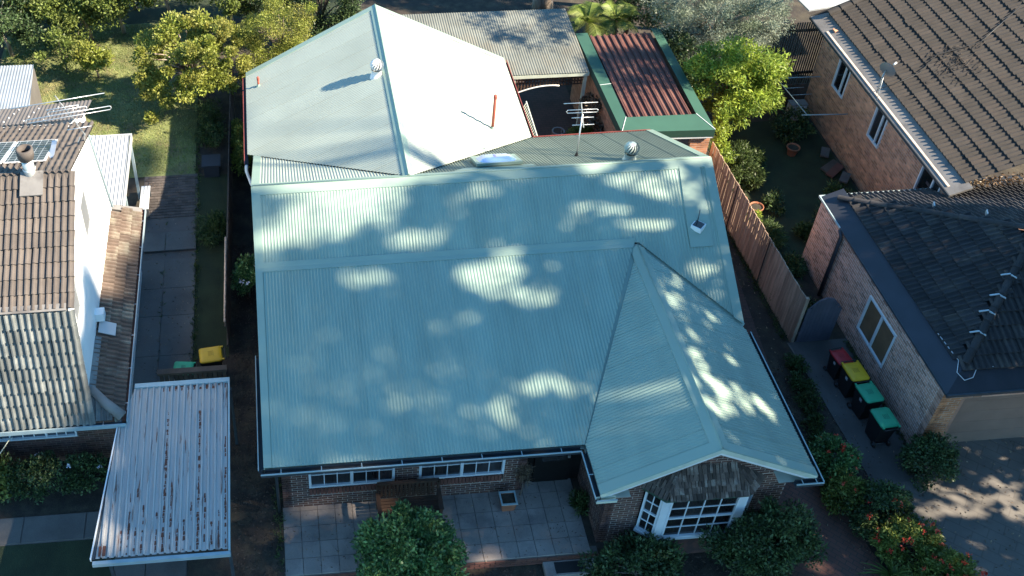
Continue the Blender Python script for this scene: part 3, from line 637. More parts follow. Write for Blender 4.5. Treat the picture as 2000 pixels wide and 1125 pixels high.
# domed skylight
sky = P('skylight', 'roof_cap', H, lambda b: b.prism([(5.95, .48, zb(.48)+.05), (7.18, .48, zb(.48)+.05), (7.18, 1.42, zb(1.42)+.05), (5.95, 1.42, zb(1.42)+.05)], (0, 0, .1)))
b = MB(); n = 14; vs = []
for j in range(n+1):
    for i in range(n+1):
        s, t = i/n, j/n; x = 6.0+1.12*s; y = .53+.84*t; e = min(1, 5*min(s, 1-s))*min(1, 4*min(t, 1-t)); e = e*e*(3-2*e)
        vs.append((x, y, zb(y)+.13+.13*e*(1-.2*(2*s-1)**2)))
b.add(vs, [(j*(n+1)+i, j*(n+1)+i+1, (j+1)*(n+1)+i+1, (j+1)*(n+1)+i) for j in range(n) for i in range(n)], True); b.build('dome', 'skylight_dome', sky)
P('skylight_apron', 'roof_cap', H, lambda b: flash(b, (5.3, .25, zb(.25)), (7.5, .25, zb(.25)), (7.45, .5, zb(.5)), (5.6, .5, zb(.5)), .025))

# --- tiled terrace with its brick edge and step
ter = MB(); ter.box((.28, -8.12, -.32), (7.6, -6.28, -.02)); ter.box((6.2, -6.28, -.3), (7.6, -5.0, -.02)); ter = ter.build('terrace', 'grout', None, kind='structure')
pm = []
b_ = MB(); b_.add([(-.5, -.5, 0), (.5, -.5, 0), (.5, .5, 0), (-.5, .5, 0), (-.485, -.485, .025), (.485, -.485, .025), (.485, .485, .025), (-.485, .485, .025)], [(4, 5, 6, 7), (0, 1, 5, 4), (1, 2, 6, 5), (2, 3, 7, 6), (3, 0, 4, 7)])
me_p = bpy.data.meshes.new('paver'); me_p.from_pydata(b_.v, [], b_.f); me_p.materials.append(MATS['paver'])
TP = Pieces(ter, 'paver', 'far_pavers'); ts = .42
for i in range(18):
    for j in range(8):
        x = .30+ts*(i+.5); y = -8.1+ts*(j+.5)
        if x > 7.6 or (y-ts/2 > -6.34 and x < 6.3) or y > -6.0: continue
        sx, sy = ts, ts
        if y+ts/2 > -6.3 and x < 6.3: sy = max(.1, (-6.3-(y-ts/2))); y = y-ts/2+sy/2
        TP.add(me_p, Matrix.Translation((x, y, -.02+random.uniform(0, .003))) @ Matrix.Diagonal((sx-.002, sy-.002, 1, 1)))
TP.finish()
eb = Pieces(ter, 'edge_brick', 'far_edge_bricks')
for r in range(3):
    for k in range(30):
        x = .3+(k+(.5 if r % 2 else 0))*.244+.12
        if x < 7.5: eb.add(BM['brick_sill'], frame((x, -8.12, -.065-r*.086), (1, 0, 0), (0, -1, 0), (0, 0, 1), .232, .025, .074))
eb.finish()
stp = MB(); stp.box((6.3, -8.52, -.34), (7.58, -8.16, -.16)); stp = stp.build('front_step', 'paver', None); tag(stp, 'low tiled front step below the terrace edge', 'step')
mt = MB(); mt.box((6.55, -8.48, -.158), (7.25, -8.2, -.146)); tag(mt.build('door_mat', 'bin_black'), 'dark door mat lying on the front step', 'mat')

# ================================================================== ROOF TILES
def tilemesh(m, wd=1.0, ln=1.0, rolls=2, h=.035, seg=5):
    """one concrete tile: rolls across, a thick front edge; x across, y up the slope, unit sized"""
    b = MB(); n = rolls*seg; top = []; bot = []; vs = []
    for i in range(n+1):
        t = i/n; ph = (t*rolls) % 1.0
        z = h*1.6*max(0.0, math.sin(math.pi*min(1, ph/.62)))**.8 if ph < .62 else 0.0
        x = -.5*wd+wd*t; vs += [(x, 0, z+.042), (x, ln, z+.0)]
    k = len(vs)
    for i in range(n+1): vs.append((vs[2*i][0], 0.0, -.01))
    fs = [(2*i, 2*i+2, 2*i+3, 2*i+1) for i in range(n)]+[(k+i, k+i+1, 2*i+2, 2*i) for i in range(n)]
    me = bpy.data.meshes.new('roof_tile'); me.from_pydata(vs, [], fs); me.materials.append(MATS[m]); return me
def inpoly(p, q):
    c = False; n = len(q)
    for i in range(n):
        (x0, y0), (x1, y1) = q[i], q[(i+1) % n]
        if (y0 > p[1]) != (y1 > p[1]) and p[0] < (x1-x0)*(p[1]-y0)/(y1-y0)+x0: c = not c
    return c
def tileplane(pcs, poly, along, me, tw=.32, gauge=.36, deck=None, stagger=0.0, under='underlay'):
    """tile a planar polygon; 'along' runs along the eave, tiles climb the slope"""
    Q = [Vector(p) for p in poly]; N = Vector((0, 0, 0))
    for i in range(len(Q)): N += Q[i].cross(Q[(i+1) % len(Q)])
    N.normalize(); N = N if N.z > 0 else -N
    U = Vector(along).normalized(); W = N.cross(U)
    if W.z < 0: U = -U; W = N.cross(U)
    O = min(Q, key=lambda p: p.dot(W)); q = [((p-O).dot(U), (p-O).dot(W)) for p in Q]
    u0, u1, v1 = min(a for a, _ in q), max(a for a, _ in q), max(c for _, c in q)
    if deck is not None: b = MB(); b.quad(*[p-N*.03 for p in Q]); b.build('roof_deck', under, deck)
    for r in range(int(v1/gauge)+1):
        off = stagger*tw*(r % 2)
        for c in range(int((u1-u0)/tw)+2):
            u = u0+c*tw+off+tw/2; v = r*gauge
            if not inpoly((u, v+gauge*.5), q): continue
            J = random.uniform(-.006, .006); e = random.gauss(0, .012); sl_p = random.uniform(.02, .06) if random.random() < .02 else 0
            pcs.add(me, frame(O+U*(u+J)+W*(v-.03-sl_p)+N*random.uniform(0, .01), U+W*e, W-U*e, N+W*random.gauss(0, .01), tw*.985, gauge*1.08, 1))
    return O, U, W, N
def ridgecaps(pcs, p, q, m, seg=.42, r=.11, a=0.0):
    if m not in CAPM:
        b = MB(); n = 6; vs = []
        for i in range(n+1):
            t = math.pi*i/n; vs += [(math.cos(t), 0, math.sin(t)*.75+.14), (math.cos(t)*.92, 1, math.sin(t)*.7)]
        k = len(vs)
        vs += [(math.cos(math.pi*i/n)*.85, 0, math.sin(math.pi*i/n)*.5-.1) for i in range(n+1)]
        me = bpy.data.meshes.new('ridge_tile'); me.from_pydata(vs, [], [(2*i, 2*i+2, 2*i+3, 2*i+1) for i in range(n)]+[(k+i, k+i+1, 2*i+2, 2*i) for i in range(n)]); me.materials.append(MATS[m]); CAPM[m] = me
    p, q = Vector(p), Vector(q); d = (q-p).normalized(); s = d.cross(Vector((0, 0, 1))).normalized(); u = s.cross(d); n = max(1, int((q-p).length/seg))
    for i in range(n): pcs.add(CAPM[m], frame(p+(q-p)*i/n+Vector((0, 0, random.uniform(0, .012))), s, d, u, r, seg*1.06, r))
CAPM = {}
T_BROWN, T_GREY, T_SKIRT = tilemesh('tile_brown'), tilemesh('tile_grey'), tilemesh('tile_skirt')
T_CHAR, T_BLK = tilemesh('tile_charcoal'), tilemesh('tile_black')

# ================================================================== LEFT NEIGHBOUR: ATTIC HOUSE
LH = thing('tiled_attic_house', 'white gabled attic house with brown and grey tiled roof left of the driveway', 'house', (-7, -1.5, 0))
LX, XW = -9.6, -4.1
RG, FBk, EV = (-1.81, 7.29), (-4.58, 5.71), (-5.12, 2.42)
roofT = P('roof', 'underlay', LH, lambda b: [b.quad((LX, RG[0], RG[1]-.05), (XW, RG[0], RG[1]-.05), (XW, FBk[0], FBk[1]-.05), (LX, FBk[0], FBk[1]-.05))])
LP = Pieces(roofT, 'roof_tile', 'far_roof_tiles')
tileplane(LP, [(LX, RG[0], RG[1]), (XW+.04, RG[0], RG[1]), (XW+.04, FBk[0], FBk[1]), (LX, FBk[0], FBk[1])], (1, 0, 0), T_BROWN, .315, .355)
tileplane(LP, [(LX, FBk[0]-.03, FBk[1]), (XW+.03, FBk[0]-.03, FBk[1]), (XW+.03, EV[0]-.05, EV[1]), (LX, EV[0]-.05, EV[1])], (1, 0, 0), T_GREY, .315, .365, deck=roofT)
tileplane(LP, [(LX, RG[0], RG[1]), (XW+.04, RG[0], RG[1]), (XW+.04, 1.75, 5.95), (LX, 1.75, 5.95)], (1, 0, 0), T_BROWN, .315, .355, deck=roofT)
b = MB(); b.prism([(XW+.04, RG[0]-.16, RG[1]-.06), (XW+.04, RG[0], RG[1]+.06), (XW+.04, RG[0]+.16, RG[1]-.02)], (LX-XW, 0, 0)); b.build('ridge_cap', 'tile_brown', roofT)
P('break_flashing', 'tray_grey', roofT, lambda b: b.obox(((LX+XW)/2, FBk[0]-.02, FBk[1]+.03), ((XW-LX)/2, 0, 0), (0, .07, .04), (0, -.01, .02)))
P('verge_board', 'paint_blue_white', roofT, lambda b: [b.beam((XW+.06, FBk[0], FBk[1]), (XW+.06, EV[0], EV[1]+.1), .06, .07, (0, -1, 0))])
P('gable_wall', 'wall_white', LH, lambda b: b.prism([(XW, EV[0]+.06, 2.4), (XW, FBk[0], FBk[1]-.03), (XW, RG[0], RG[1]-.05), (XW, .9, 6.26), (XW, 2.05, 2.6), (XW, 2.05, 0), (XW, -4.3, 0), (XW, -4.3, 2.4)], (-.2, 0, 0)))
P('rear_barge', 'pale_blue_paint', LH, lambda b: b.beam((XW+.02, .95, 6.2), (XW+.02, 2.1, 2.7), .05, .06, (0, 1, 0)))
for y0, y1, z0, z1 in ((-1.55, -.8, 4.85, 5.95), (-4.15, -3.55, 4.65, 5.7)):
    wn = P('window', 'trim_white', LH, lambda b: [b.box((XW, y0-.05, z0-.05), (XW+.03, y1+.05, z0)), b.box((XW, y0-.05, z1), (XW+.03, y1+.05, z1+.05)), b.box((XW, y0-.05, z0), (XW+.03, y0, z1)), b.box((XW, y1, z0), (XW+.03, y1+.05, z1))])
    P('pane', 'window_grey', wn, lambda b: b.box((XW-.01, y0, z0), (XW+.012, y1, z1)))
# skirt roof along the side and round the front corner
SX = -3.33
skirt = P('skirt_roof', 'underlay', LH, lambda b: b.quad((XW, -4.5, 2.74), (XW, 2.05, 2.74), (SX, 2.35, 2.37), (SX, -5.1, 2.37)))
SKP = Pieces(skirt, 'skirt_tile', 'far_skirt_tiles')
tileplane(SKP, [(XW, -4.45, 2.77), (XW, 1.95, 2.77), (SX, 2.2, 2.4), (SX, -5.1, 2.4)], (0, 1, 0), T_SKIRT, .28, .29)
tileplane(SKP, [(XW, -4.55, 2.77), (SX+.0, -5.12, 2.4), (XW, -5.12, 2.4)], (1, 0, 0), T_GREY, .28, .29)
SKP.finish()
P('hip_capping', 'tray_grey', skirt, lambda b: b.tube([(XW+.05, -4.5, 2.82), ((XW+SX)/2, -4.82, 2.64), (SX+.02, -5.1, 2.44)], [.1, .12, .14], 8))
P('wall_flashing', 'tile_grey', skirt, lambda b: b.obox((XW+.07, -3.7, 2.79), (.08, 0, -.03), (0, .85, 0), (0, 0, .012)))
P('roof_patch', 'awning_white', skirt, lambda b: b.obox((-3.83, -2.55, 2.76), (.2, 0, -.085), (0, .2, 0), (0, 0, .012)))
P('wall_vent_box', 'trim_white', LH, lambda b: b.box((XW, -2.45, 2.9), (XW+.22, -2.2, 3.15)))
P('rear_skirt_flashing', 'tray_grey', skirt, lambda b: b.obox((-3.72, 2.15, 2.6), (.42, .08, -.18), (0, .1, 0), (0, 0, .012)))
def gut2(par, p, q, out, m1='rust', m2='pale_blue_paint', wd=.12):
    p, q, out = Vector(p), Vector(q), Vector(out); b = MB(); b.quad(p, q, q+out*wd, p+out*wd); g = b.build('gutter', m1, par)
    b = MB(); b.beam(p+out*wd, q+out*wd, .025, .13); b.build('gutter_lip', m2, g)
    n = int((q-p).length/1.0)
    for i in range(n): c = p+(q-p)*(i+.5)/n+Vector((0, 0, .05)); b = MB(); b.beam(c, c+out*wd, .02, .008); b.build('strap', 'aluminium', g)
gut2(LH, (SX, -5.2, 2.33), (SX, 2.35, 2.33), (1, 0, 0)); gut2(LH, (LX, EV[0]-.04, 2.33), (SX+.1, EV[0]-.04, 2.33), (0, -1, 0), 'gutter_dark')
LW = brickwall(LH, (LB := Pieces(None, 'brick', 'far_bricks')), (-7.4, -4.45, 0), (1, 0, 0), (0, -1, 0), 3.8, 0, 2.3, BM['brick_dark'], 'mortar_dark', [(-.1, 2.75, 1.0, 2.15)])
LB.p = LW; LB.finish()
P('side_wall', 'wall_white', LH, lambda b: [b.box((-3.72, -3.7, 0), (-3.6, 2.1, 2.35))])
P('side_wall', 'brick_dark', LH, lambda b: b.box((-3.72, -4.4, 0), (-3.61, -3.7, 2.35))); P('rear_wall', 'wall_white', LH, lambda b: b.box((LX, 1.9, 0), (-4.3, 2.05, 5.8))); P('side_wall', 'brick_dark', LH, lambda b: [b.box((LX, -4.3, 0), (-7.4, -4.1, 2.3))])
glazed(LH, (-7.5, -4.43, 0), (1, 0, 0), (0, -1, 0), 2.83, 1.0, 2.15, 9, 2, fm='paint_blue_white', fr=.045, glass='glass_blue', mull=(1.2, 2.08))
b = MB(); b.tube([(-3.42, -5.1, 2.25), (-3.4, -5.0, 2.0), (-3.6, -4.6, 1.75), (-3.6, -4.55, 0)], .045, 8); b.build('downpipe', 'pale_blue_paint', LH)
LP.finish()
# flue on the ridge
fl = P('flue', 'galvanised', LH, lambda b: b.tube([(-4.95, -1.85, 7.1), (-4.95, -1.83, 7.75)], .13, 16))
P('flue_cowl', 'tile_brown', fl, lambda b: [b.lathe([(.13, .62), (.17, .66), (.17, .72), (.19, .73), (.19, .93), (.15, .95), (.13, .8)], (-4.95, -1.83, 7.1), 18)])
P('flue_band', 'trim_white', fl, lambda b: b.lathe([(.145, .35), (.15, .37), (.145, .4)], (-4.95, -1.83, 7.1), 18)); P('flue_flashing', 'tray_grey', fl, lambda b: b.obox((-4.9, -2.1, 7.24), (.26, 0, 0), (0, .26, .14), (0, 0, .012)))
# solar panels on the back slope
sl_ = (5.95-RG[1])/(1.75-RG[0])
def solar(x0, x1, label):
    t = thing('solar_panel', label, 'solar panel', (x0, -.5, 6.8), group='solar panels on the tiled roof')
    Z = lambda y: RG[1]+sl_*(y-RG[0])+.12
    y0, y1 = -1.2, .35
    P('frame', 'solar_frame', t, lambda b: b.prism([(x0, y0, Z(y0)), (x1, y0, Z(y0)), (x1, y1, Z(y1)), (x0, y1, Z(y1))], (0, 0, -.04)))
    P('glass', 'solar_cell', t, lambda b: b.prism([(x0+.035, y0+.035, Z(y0+.035)+.004), (x1-.035, y0+.035, Z(y0+.035)+.004), (x1-.035, y1-.035, Z(y1-.035)+.004), (x0+.035, y1-.035, Z(y1-.035)+.004)], (0, 0, -.01)))
solar(-5.7, -4.72, 'right solar panel beside the flue on the tiled roof'); solar(-6.72, -5.74, 'left solar panel cut by the left picture edge')
P('panel_bracket', 'aluminium', LH, lambda b: [b.box((-4.72, -.9, 6.95), (-4.6, -.2, 6.98))])
# TV antenna on a mast
def yagi(name, label, base, top, els, boom, m='aluminium'):
    t = thing(name, label, 'antenna', base)
    P('mast', m, t, lambda b: b.tube([base, top], .02, 8)); bm_ = P('boom', m, t, lambda b: b.beam(boom[0], boom[1], .022, .022))
    for (c, hl, d, fold) in els:
        c, d = Vector(c), Vector(d).normalized()
        def el(b):
            if fold:
                o = Vector((0, .0, .05)); b.tube([c-d*hl+o, c+d*hl+o], .011, 6); b.tube([c-d*hl-o, c+d*hl-o], .011, 6)
                for s in (-1, 1): b.tube([c+d*hl*s+o, c+d*(hl+.03)*s, c+d*hl*s-o], .011, 6)
            else: b.tube([c-d*hl, c+d*hl], .011, 6)
        P('element', m, t, el)
    return t
D1 = Vector((.98, .19, 0)); p0, p1 = Vector((-3.86, -.44, 7.3)), Vector((-4.24, -.86, 8.75))
yagi('tv_antenna', 'big rooftop TV antenna with long rods above the white gable', (-4.1, .45, 6.4), (-3.86, -.44, 7.3),
     [((-3.92, -.59, 7.6), .29, D1, 0), ((-4.03, -.86, 8.2), .95, D1, 1), ((-4.05, -.85, 8.3), .42, D1, 1), ((-4.14, -.84, 8.4), .37, D1, 0), ((-4.22, -.85, 8.6), 1.07, D1, 0)], (p0, p1))
b = MB(); b.tube([(-4.2, .5, 6.5), (-4.25, -.6, 6.7)], .015, 6); tag(b.build('antenna_stay', 'aluminium'), 'thin metal antenna stay on the tiled verge', 'stay')
tag(P('service_cable', 'trim_cream', None, lambda b: b.tube([(-5.9, -4.5, 1.75), (-6.3, -6.0, 2.1), (-7.4, -9.5, 3.4)], .012, 6)), 'pale overhead cable running from the white window frame', 'cable')
# white ribbed awning behind the house
AW = thing('patio_awning', 'white ribbed patio awning on pale posts behind the attic house', 'awning', (-3.9, 4, 0))
sheet('awning_sheet', [(-5.05, 5.5, 2.75), (-3.8, 5.5, 2.65), (-3.8, 2.2, 2.65), (-4.2, 2.2, 2.75)], (1, 0, 0), 'awning_white', AW, .11, .016, 'rib')
P('awning_edge', 'awning_white', AW, lambda b: [b.box((-3.81, 2.2, 2.5), (-3.77, 5.52, 2.68)), b.box((-5.05, 5.5, 2.52), (-3.77, 5.54, 2.7))])
for a in (((-3.8, 5.1, 2.55), (-3.8, 5.1, .4)), ((-3.8, 2.7, 2.55), (-3.8, 2.7, .2))): P('post', 'pale_blue_paint', AW, lambda b: b.beam(a[0], a[1], .08, .08, (0, 1, 0)))
bn = thing('garden_bench', 'white slatted bench end beside the awning post', 'bench', (-3.65, 4.9, .3))
for k in range(3): P('slat', 'trim_white', bn, lambda b: b.box((-3.72+k*.1, 4.2, .72), (-3.64+k*.1, 5.3, .75)))
P('leg', 'steel_dark', bn, lambda b: b.box((-3.7, 4.25, .3), (-3.45, 4.3, .72))); P('leg', 'steel_dark', bn, lambda b: b.box((-3.7, 5.2, .35), (-3.45, 5.25, .72)))
# grey sheet roof of the lean-to behind the house, and the far corrugated shed
LT = thing('lean_to', 'grey sheet-roofed lean-to behind the tiled attic roof', 'shed', (-7, 6, 0))
sheet('roof_sheet', [(-9.6, 5.9, 2.95), (-5.3, 6.1, 2.95), (-5.2, 7.6, 2.6), (-9.6, 7.2, 2.6)], (1, 0, 0), 'grey_sheet', LT, .12, .014, 'sine')
P('wall', 'wall_white', LT, lambda b: b.box((-9.5, 6.0, 0), (-5.45, 7.2, 2.5)))
for i in range(4): P('roof_screw', 'trim_white', LT, lambda b: [b.lathe([(.03, 0), (.02, .02), (.002, .025)], (-9.0+k*.62+i*.1, 6.25+i*.3, 2.9-i*.07), 6) for k in range(6)])
SHD = thing('garden_shed', 'pale corrugated shed at the left edge of the back lawn', 'shed', (-8.5, 9.5, 0))
sheet('roof_sheet', [(-10.5, 7.9, 2.15), (-7.35, 8.0, 2.15), (-7.5, 10.3, 2.3), (-10.6, 10.4, 2.3)], (1, 0, 0), 'shed_iron', SHD, .1, .012)
P('wall', 'wall_white', SHD, lambda b: b.box((-10.4, 8.1, 0), (-7.55, 10.1, 2.1))); P('side_panel', 'concrete', SHD, lambda b: b.prism([(-7.54, 8.1, .4), (-7.54, 10.2, .4), (-7.54, 10.2, 2.2), (-7.54, 8.1, 2.1)], (.06, 0, 0)))

# ================================================================== RUSTY CARPORT
CP = thing('carport', 'rusty white steel carport roof at lower left', 'carport', (-2, -6.4, 0))
sheet('roof_sheet', [(-3.66, -8.62, 2.2), (-.86, -8.62, 2.2), (-.86, -4.2, 2.3), (-3.1, -4.2, 2.3), (-3.42, -5.2, 2.28)], (1, 0, 0), 'carport_iron', CP, .15, .022, 'tray')
P('front_gutter', 'pale_blue_paint', CP, lambda b: [b.beam((-3.72, -8.7, 2.13), (-.8, -8.7, 2.13), .08, .11)])
P('rear_flashing', 'gutter_lip', CP, lambda b: [b.beam((-3.1, -4.13, 2.32), (-.8, -4.13, 2.32), .13, .06)])
P('side_gutter', 'gutter_dark', CP, lambda b: b.beam((-3.72, -8.62, 2.17), (-3.4, -5.3, 2.24), .08, .04)); P('side_gutter_lip', 'trim_white', CP, lambda b: b.beam((-3.76, -8.64, 2.19), (-3.44, -5.3, 2.26), .025, .1))
P('side_trim', 'gutter_lip', CP, lambda b: b.beam((-.82, -8.65, 2.2), (-.82, -4.1, 2.3), .04, .1))
for x, y in ((-.8, -4.3), (-.85, -8.4), (-3.45, -8.4)): P('post', 'gutter_dark', CP, lambda b: b.beam((x, y, 2.2), (x, y, 0), .07, .07, (0, 1, 0)))
rs_ = random.Random(4)
def streak(x0, y0, y1, wmax, dens):
    b = MB(); y = y0
    while y < y1:
        ln = rs_.uniform(.02, .13)
        if rs_.random() < dens:
            w_s = wmax*rs_.uniform(.2, 1); xo = x0+rs_.uniform(-.008, .008); zz = 2.2+(y+8.62)*.0226+.0035
            zz2 = zz+ln*.0226; b.quad((xo-w_s/2, y, zz), (xo+w_s/2, y+rs_.uniform(0, .02), zz), (xo+w_s*.35, y+ln, zz2), (xo-w_s*.4, y+ln*.95, zz2))
        y += ln*rs_.uniform(.75, 1.2)
    b.build('rust_streak', 'rust', CP, kind='stuff')
for k_, (y1_, wm_, dn_) in {4: (-7.2, .06, .75), 5: (-6.7, .05, .5), 6: (-7.4, .06, .7), 8: (-7.6, .05, .6), 9: (-4.9, .07, .95), 10: (-6.9, .05, .5), 12: (-7.8, .06, .7), 13: (-7.5, .05, .6), 14: (-5.0, .07, .9), 15: (-7.3, .05, .6), 17: (-7.7, .05, .6), 18: (-5.7, .06, .8), 3: (-8.0, .06, .7), 11: (-8.1, .07, .8), 16: (-8.0, .06, .8)}.items():
    streak(-3.66+.15*k_+.045+.011, -8.58, y1_, wm_, dn_)
for k_ in range(8, 19): streak(-3.66+.15*k_+.056, -4.34, -4.22, .08, .9)
P('rust_patch', 'rust', CP, lambda b: b.box((-3.6, -8.58, 2.225), (-3.45, -8.35, 2.24)))
# low timber gate and left bins
GT = thing('low_gate', 'low dark timber gate rail across the left driveway', 'gate', (-1.9, -2.6, 0))
P('rail', 'timber_dark', GT, lambda b: b.box((-2.8, -2.68, .92), (-.98, -2.52, 1.0)))
for k in range(14): P('paling', 'timber_dark', GT, lambda b: b.box((-2.76+k*.127, -2.62, .05), (-2.66+k*.127, -2.59, .94)))

# ================================================================== WHEELIE BINS
def wheelie(label, loc, rz, lid, mark, h=1.0, sc=1.0):
    t = thing('wheelie_bin', label, 'bin', loc, rz, 'wheelie bins', world=False); t.scale = (sc, sc, sc)
    w0, d0, w1, d1 = .21, .24, .28, .34
    P('body', 'bin_black', t, lambda b: b.add([(-w0, -d0, .04), (w0, -d0, .04), (w0, d0, .04), (-w0, d0, .04), (-w1, -d1, h), (w1, -d1, h), (w1, d1, h), (-w1, d1, h)], [(0, 3, 2, 1), (0, 1, 5, 4), (1, 2, 6, 5), (2, 3, 7, 6), (3, 0, 4, 7)]))
    P('rim', 'bin_black', t, lambda b: [b.box((-w1-.02, -d1-.02, h-.05), (w1+.02, -d1+.02, h)), b.box((-w1-.02, d1-.02, h-.05), (w1+.02, d1+.02, h)), b.box((-w1-.02, -d1+.02, h-.05), (-w1+.02, d1-.02, h)), b.box((w1-.02, -d1+.02, h-.05), (w1+.02, d1-.02, h))])
    b = MB(); n = 8; vs = []; hw, hd = w1+.025, d1+.02
    rings = []
    for (k, z) in ((1.0, h), (1.0, h+.035), (.9, h+.06), (.6, h+.075), (0.2, h+.08)):
        r = []
        for c, (sx, sy) in enumerate(((-1, -1), (1, -1), (1, 1), (-1, 1))):
            cr = .09*k
            for j in range(4):
                a = math.pi+c*math.pi/2+j*math.pi/6; r.append((sx*(hw*k-cr)+cr*math.cos(a), sy*(hd*k-cr)+cr*math.sin(a)-.0, z))
        rings.append(r)
    N_ = 16
    for r in rings: vs += r
    fs = [(i*N_+k, i*N_+(k+1) % N_, (i+1)*N_+(k+1) % N_, (i+1)*N_+k) for i in range(len(rings)-1) for k in range(N_)]+[tuple((len(rings)-1)*N_+k for k in range(N_))]
    b.add(vs, fs, True); ld_ = b.build('lid', lid, t)
    P('lid_lugs', lid, ld_, lambda b: [b.box((-w1, d1-.02, h+.0), (-w1+.05, d1+.07, h+.05)), b.box((w1-.05, d1-.02, h), (w1, d1+.07, h+.05))])
    P('lid_mark', mark, ld_, lambda b: [b.box((-.1+k*.05, -.08, h+.076), (-.075+k*.05, .06, h+.085)) for k in range(4)]+[b.box((-.12, .075, h+.075), (.1, .09, h+.083)), b.box((-.2, -.24, h+.058), (-.16, -.17, h+.066)), b.box((.1, -.26, h+.058), (.2, -.25, h+.066))])
    P('handle', 'bin_black', t, lambda b: b.tube([(-w1+.02, d1+.0, h-.02), (-w1+.03, d1+.11, h), (w1-.03, d1+.11, h), (w1-.02, d1, h-.02)], .018, 8))
    for s in (-1, 1): wh = P('wheel', 'bin_black', t, lambda b: b.tube([(s*.2, d0+.04, .1), (s*.27, d0+.04, .1)], .1, 14)); P('hub', 'gutter_dark', wh, lambda b: b.tube([(s*.27, d0+.04, .1), (s*.285, d0+.04, .1)], .04, 10))
    P('axle', 'steel_dark', t, lambda b: b.tube([(-.22, d0+.04, .1), (.22, d0+.04, .1)], .015, 6))
    P('sticker', 'sticker', t, lambda b: b.add([(-w1-.004+.02, -.1, .72), (-w1-.004+.02, .02, .72), (-w1-.004+.005, .02, .86), (-w1-.004+.005, -.1, .86)], [(0, 1, 2, 3)]))
    return t
wheelie('small red-lidded wheelie bin nearest the arched gate', (15.28, -3.5, 0), R_(8), 'bin_red', 'bin_mark_red', sc=.7)
wheelie('yellow-lidded wheelie bin between the red and green ones by the brick wall', (15.35, -4.1, 0), R_(4), 'bin_yellow', 'bin_mark_yellow', sc=.82)
wheelie('green-lidded wheelie bin next to the yellow one by the brick wall', (15.4, -4.8, 0), R_(6), 'bin_green', 'bin_mark_green', sc=.82)
wheelie('nearest green-lidded wheelie bin at the end of the row', (15.42, -5.58, 0), R_(184), 'bin_green', 'bin_mark_green', sc=.82)
wheelie('yellow-lidded wheelie bin alone behind the left driveway gate', (-1.42, -2.02, 0), R_(-84), 'bin_yellow', 'bin_mark_yellow', sc=.85)
wheelie('green-lidded wheelie bin half hidden behind the low timber gate', (-2.15, -2.33, 0), R_(-97), 'bin_green', 'bin_mark_green', sc=.74)

# ================================================================== RIGHT FRONT HOUSE (hipped black-tiled roof, pinkish brick)
RF = thing('hipped_brick_house', 'pinkish brick house with shaded black hipped tile roof at right', 'house', (19, -2.6, 0))
X0, Y0, Y1, ZEV, PT = 16.15, -6.2, .92, 2.45, .466
X1 = X0+9; ym = (Y0+Y1)/2; hw_ = (Y1-Y0)/2; AP1 = (X0+hw_, ym, ZEV+hw_*PT); AP2 = (X1-hw_, ym, ZEV+hw_*PT)
in_ = .5                                      # width of the black metal eave tray
zt = lambda d: ZEV+d*PT
rroof = P('roof', 'underlay', RF, lambda b: b.quad((X0, Y0, ZEV-.05), (X0, Y1, ZEV-.05), (AP1[0], AP1[1], AP1[2]-.06)))
RT = Pieces(rroof, 'roof_tile', 'far_roof_tiles')
a = in_
tileplane(RT, [(X0+a, Y0+a, zt(a)), (X0+a, Y1-.12, zt(a)), AP1], (0, 1, 0), T_BLK, .31, .34)
tileplane(RT, [(X0+a, Y0+a, zt(a)), (X1-a, Y0+a, zt(a)), AP2, AP1], (1, 0, 0), T_BLK, .31, .34, deck=rroof)
tileplane(RT, [(X0+.15, Y1-.1, zt(.1)), (X1, Y1-.1, zt(.1)), AP2, AP1], (1, 0, 0), T_BLK, .31, .34, deck=rroof)
ridgecaps(RT, (X0+a+.1, Y0+a+.1, zt(a+.1)+.03), (AP1[0], AP1[1], AP1[2]+.03), 'tile_black', .42, .1); ridgecaps(RT, (X0+.3, Y1-.3, zt(.3)+.03), (AP1[0], AP1[1], AP1[2]+.03), 'tile_black', .42, .1)
RT.finish()
tr = P('eave_tray', 'tray_black', RF, lambda b: [b.prism([(X0-.03, Y0, ZEV), (X0-.03, Y1, ZEV), (X0+a+.06, Y1, zt(a+.06)), (X0+a+.06, Y0+a+.06, zt(a+.06))], (0, 0, -.06))])
P('eave_tray', 'tray_black', RF, lambda b: [b.prism([(X0-.03, Y0, ZEV+.002), (X1, Y0, ZEV+.002), (X1, Y0+a+.06, zt(a+.06)), (X0+a+.06, Y0+a+.06, zt(a+.06))], (0, 0, -.06))])
P('gutter_edge', 'gutter_lip', tr, lambda b: [b.beam((X0-.05, -.4, ZEV-.02), (X0-.05, Y1+.05, ZEV-.02), .03, .06), b.beam((X0-.05, Y1+.03, ZEV-.02), (X1, Y1+.03, ZEV-.02), .06, .05)])
P('gutter_edge', 'gutter_dark', tr, lambda b: [b.beam((X0-.05, Y0, ZEV-.02), (X0-.05, -.4, ZEV-.02), .03, .06), b.beam((X0-.05, Y0-.03, ZEV-.04), (X1, Y0-.03, ZEV-.04), .05, .08)])
P('mortar_bead', 'sticker', tr, lambda b: b.tube([(16.62, -4.6, 2.74), (16.66, -5.2, 2.74), (16.7, -5.45, 2.72), (16.52, -5.75, 2.66), (16.62, -5.95, 2.6), (16.85, -5.9, 2.62), (17.0, -5.72, 2.7), (17.5, -5.7, 2.72)], .012, 5))
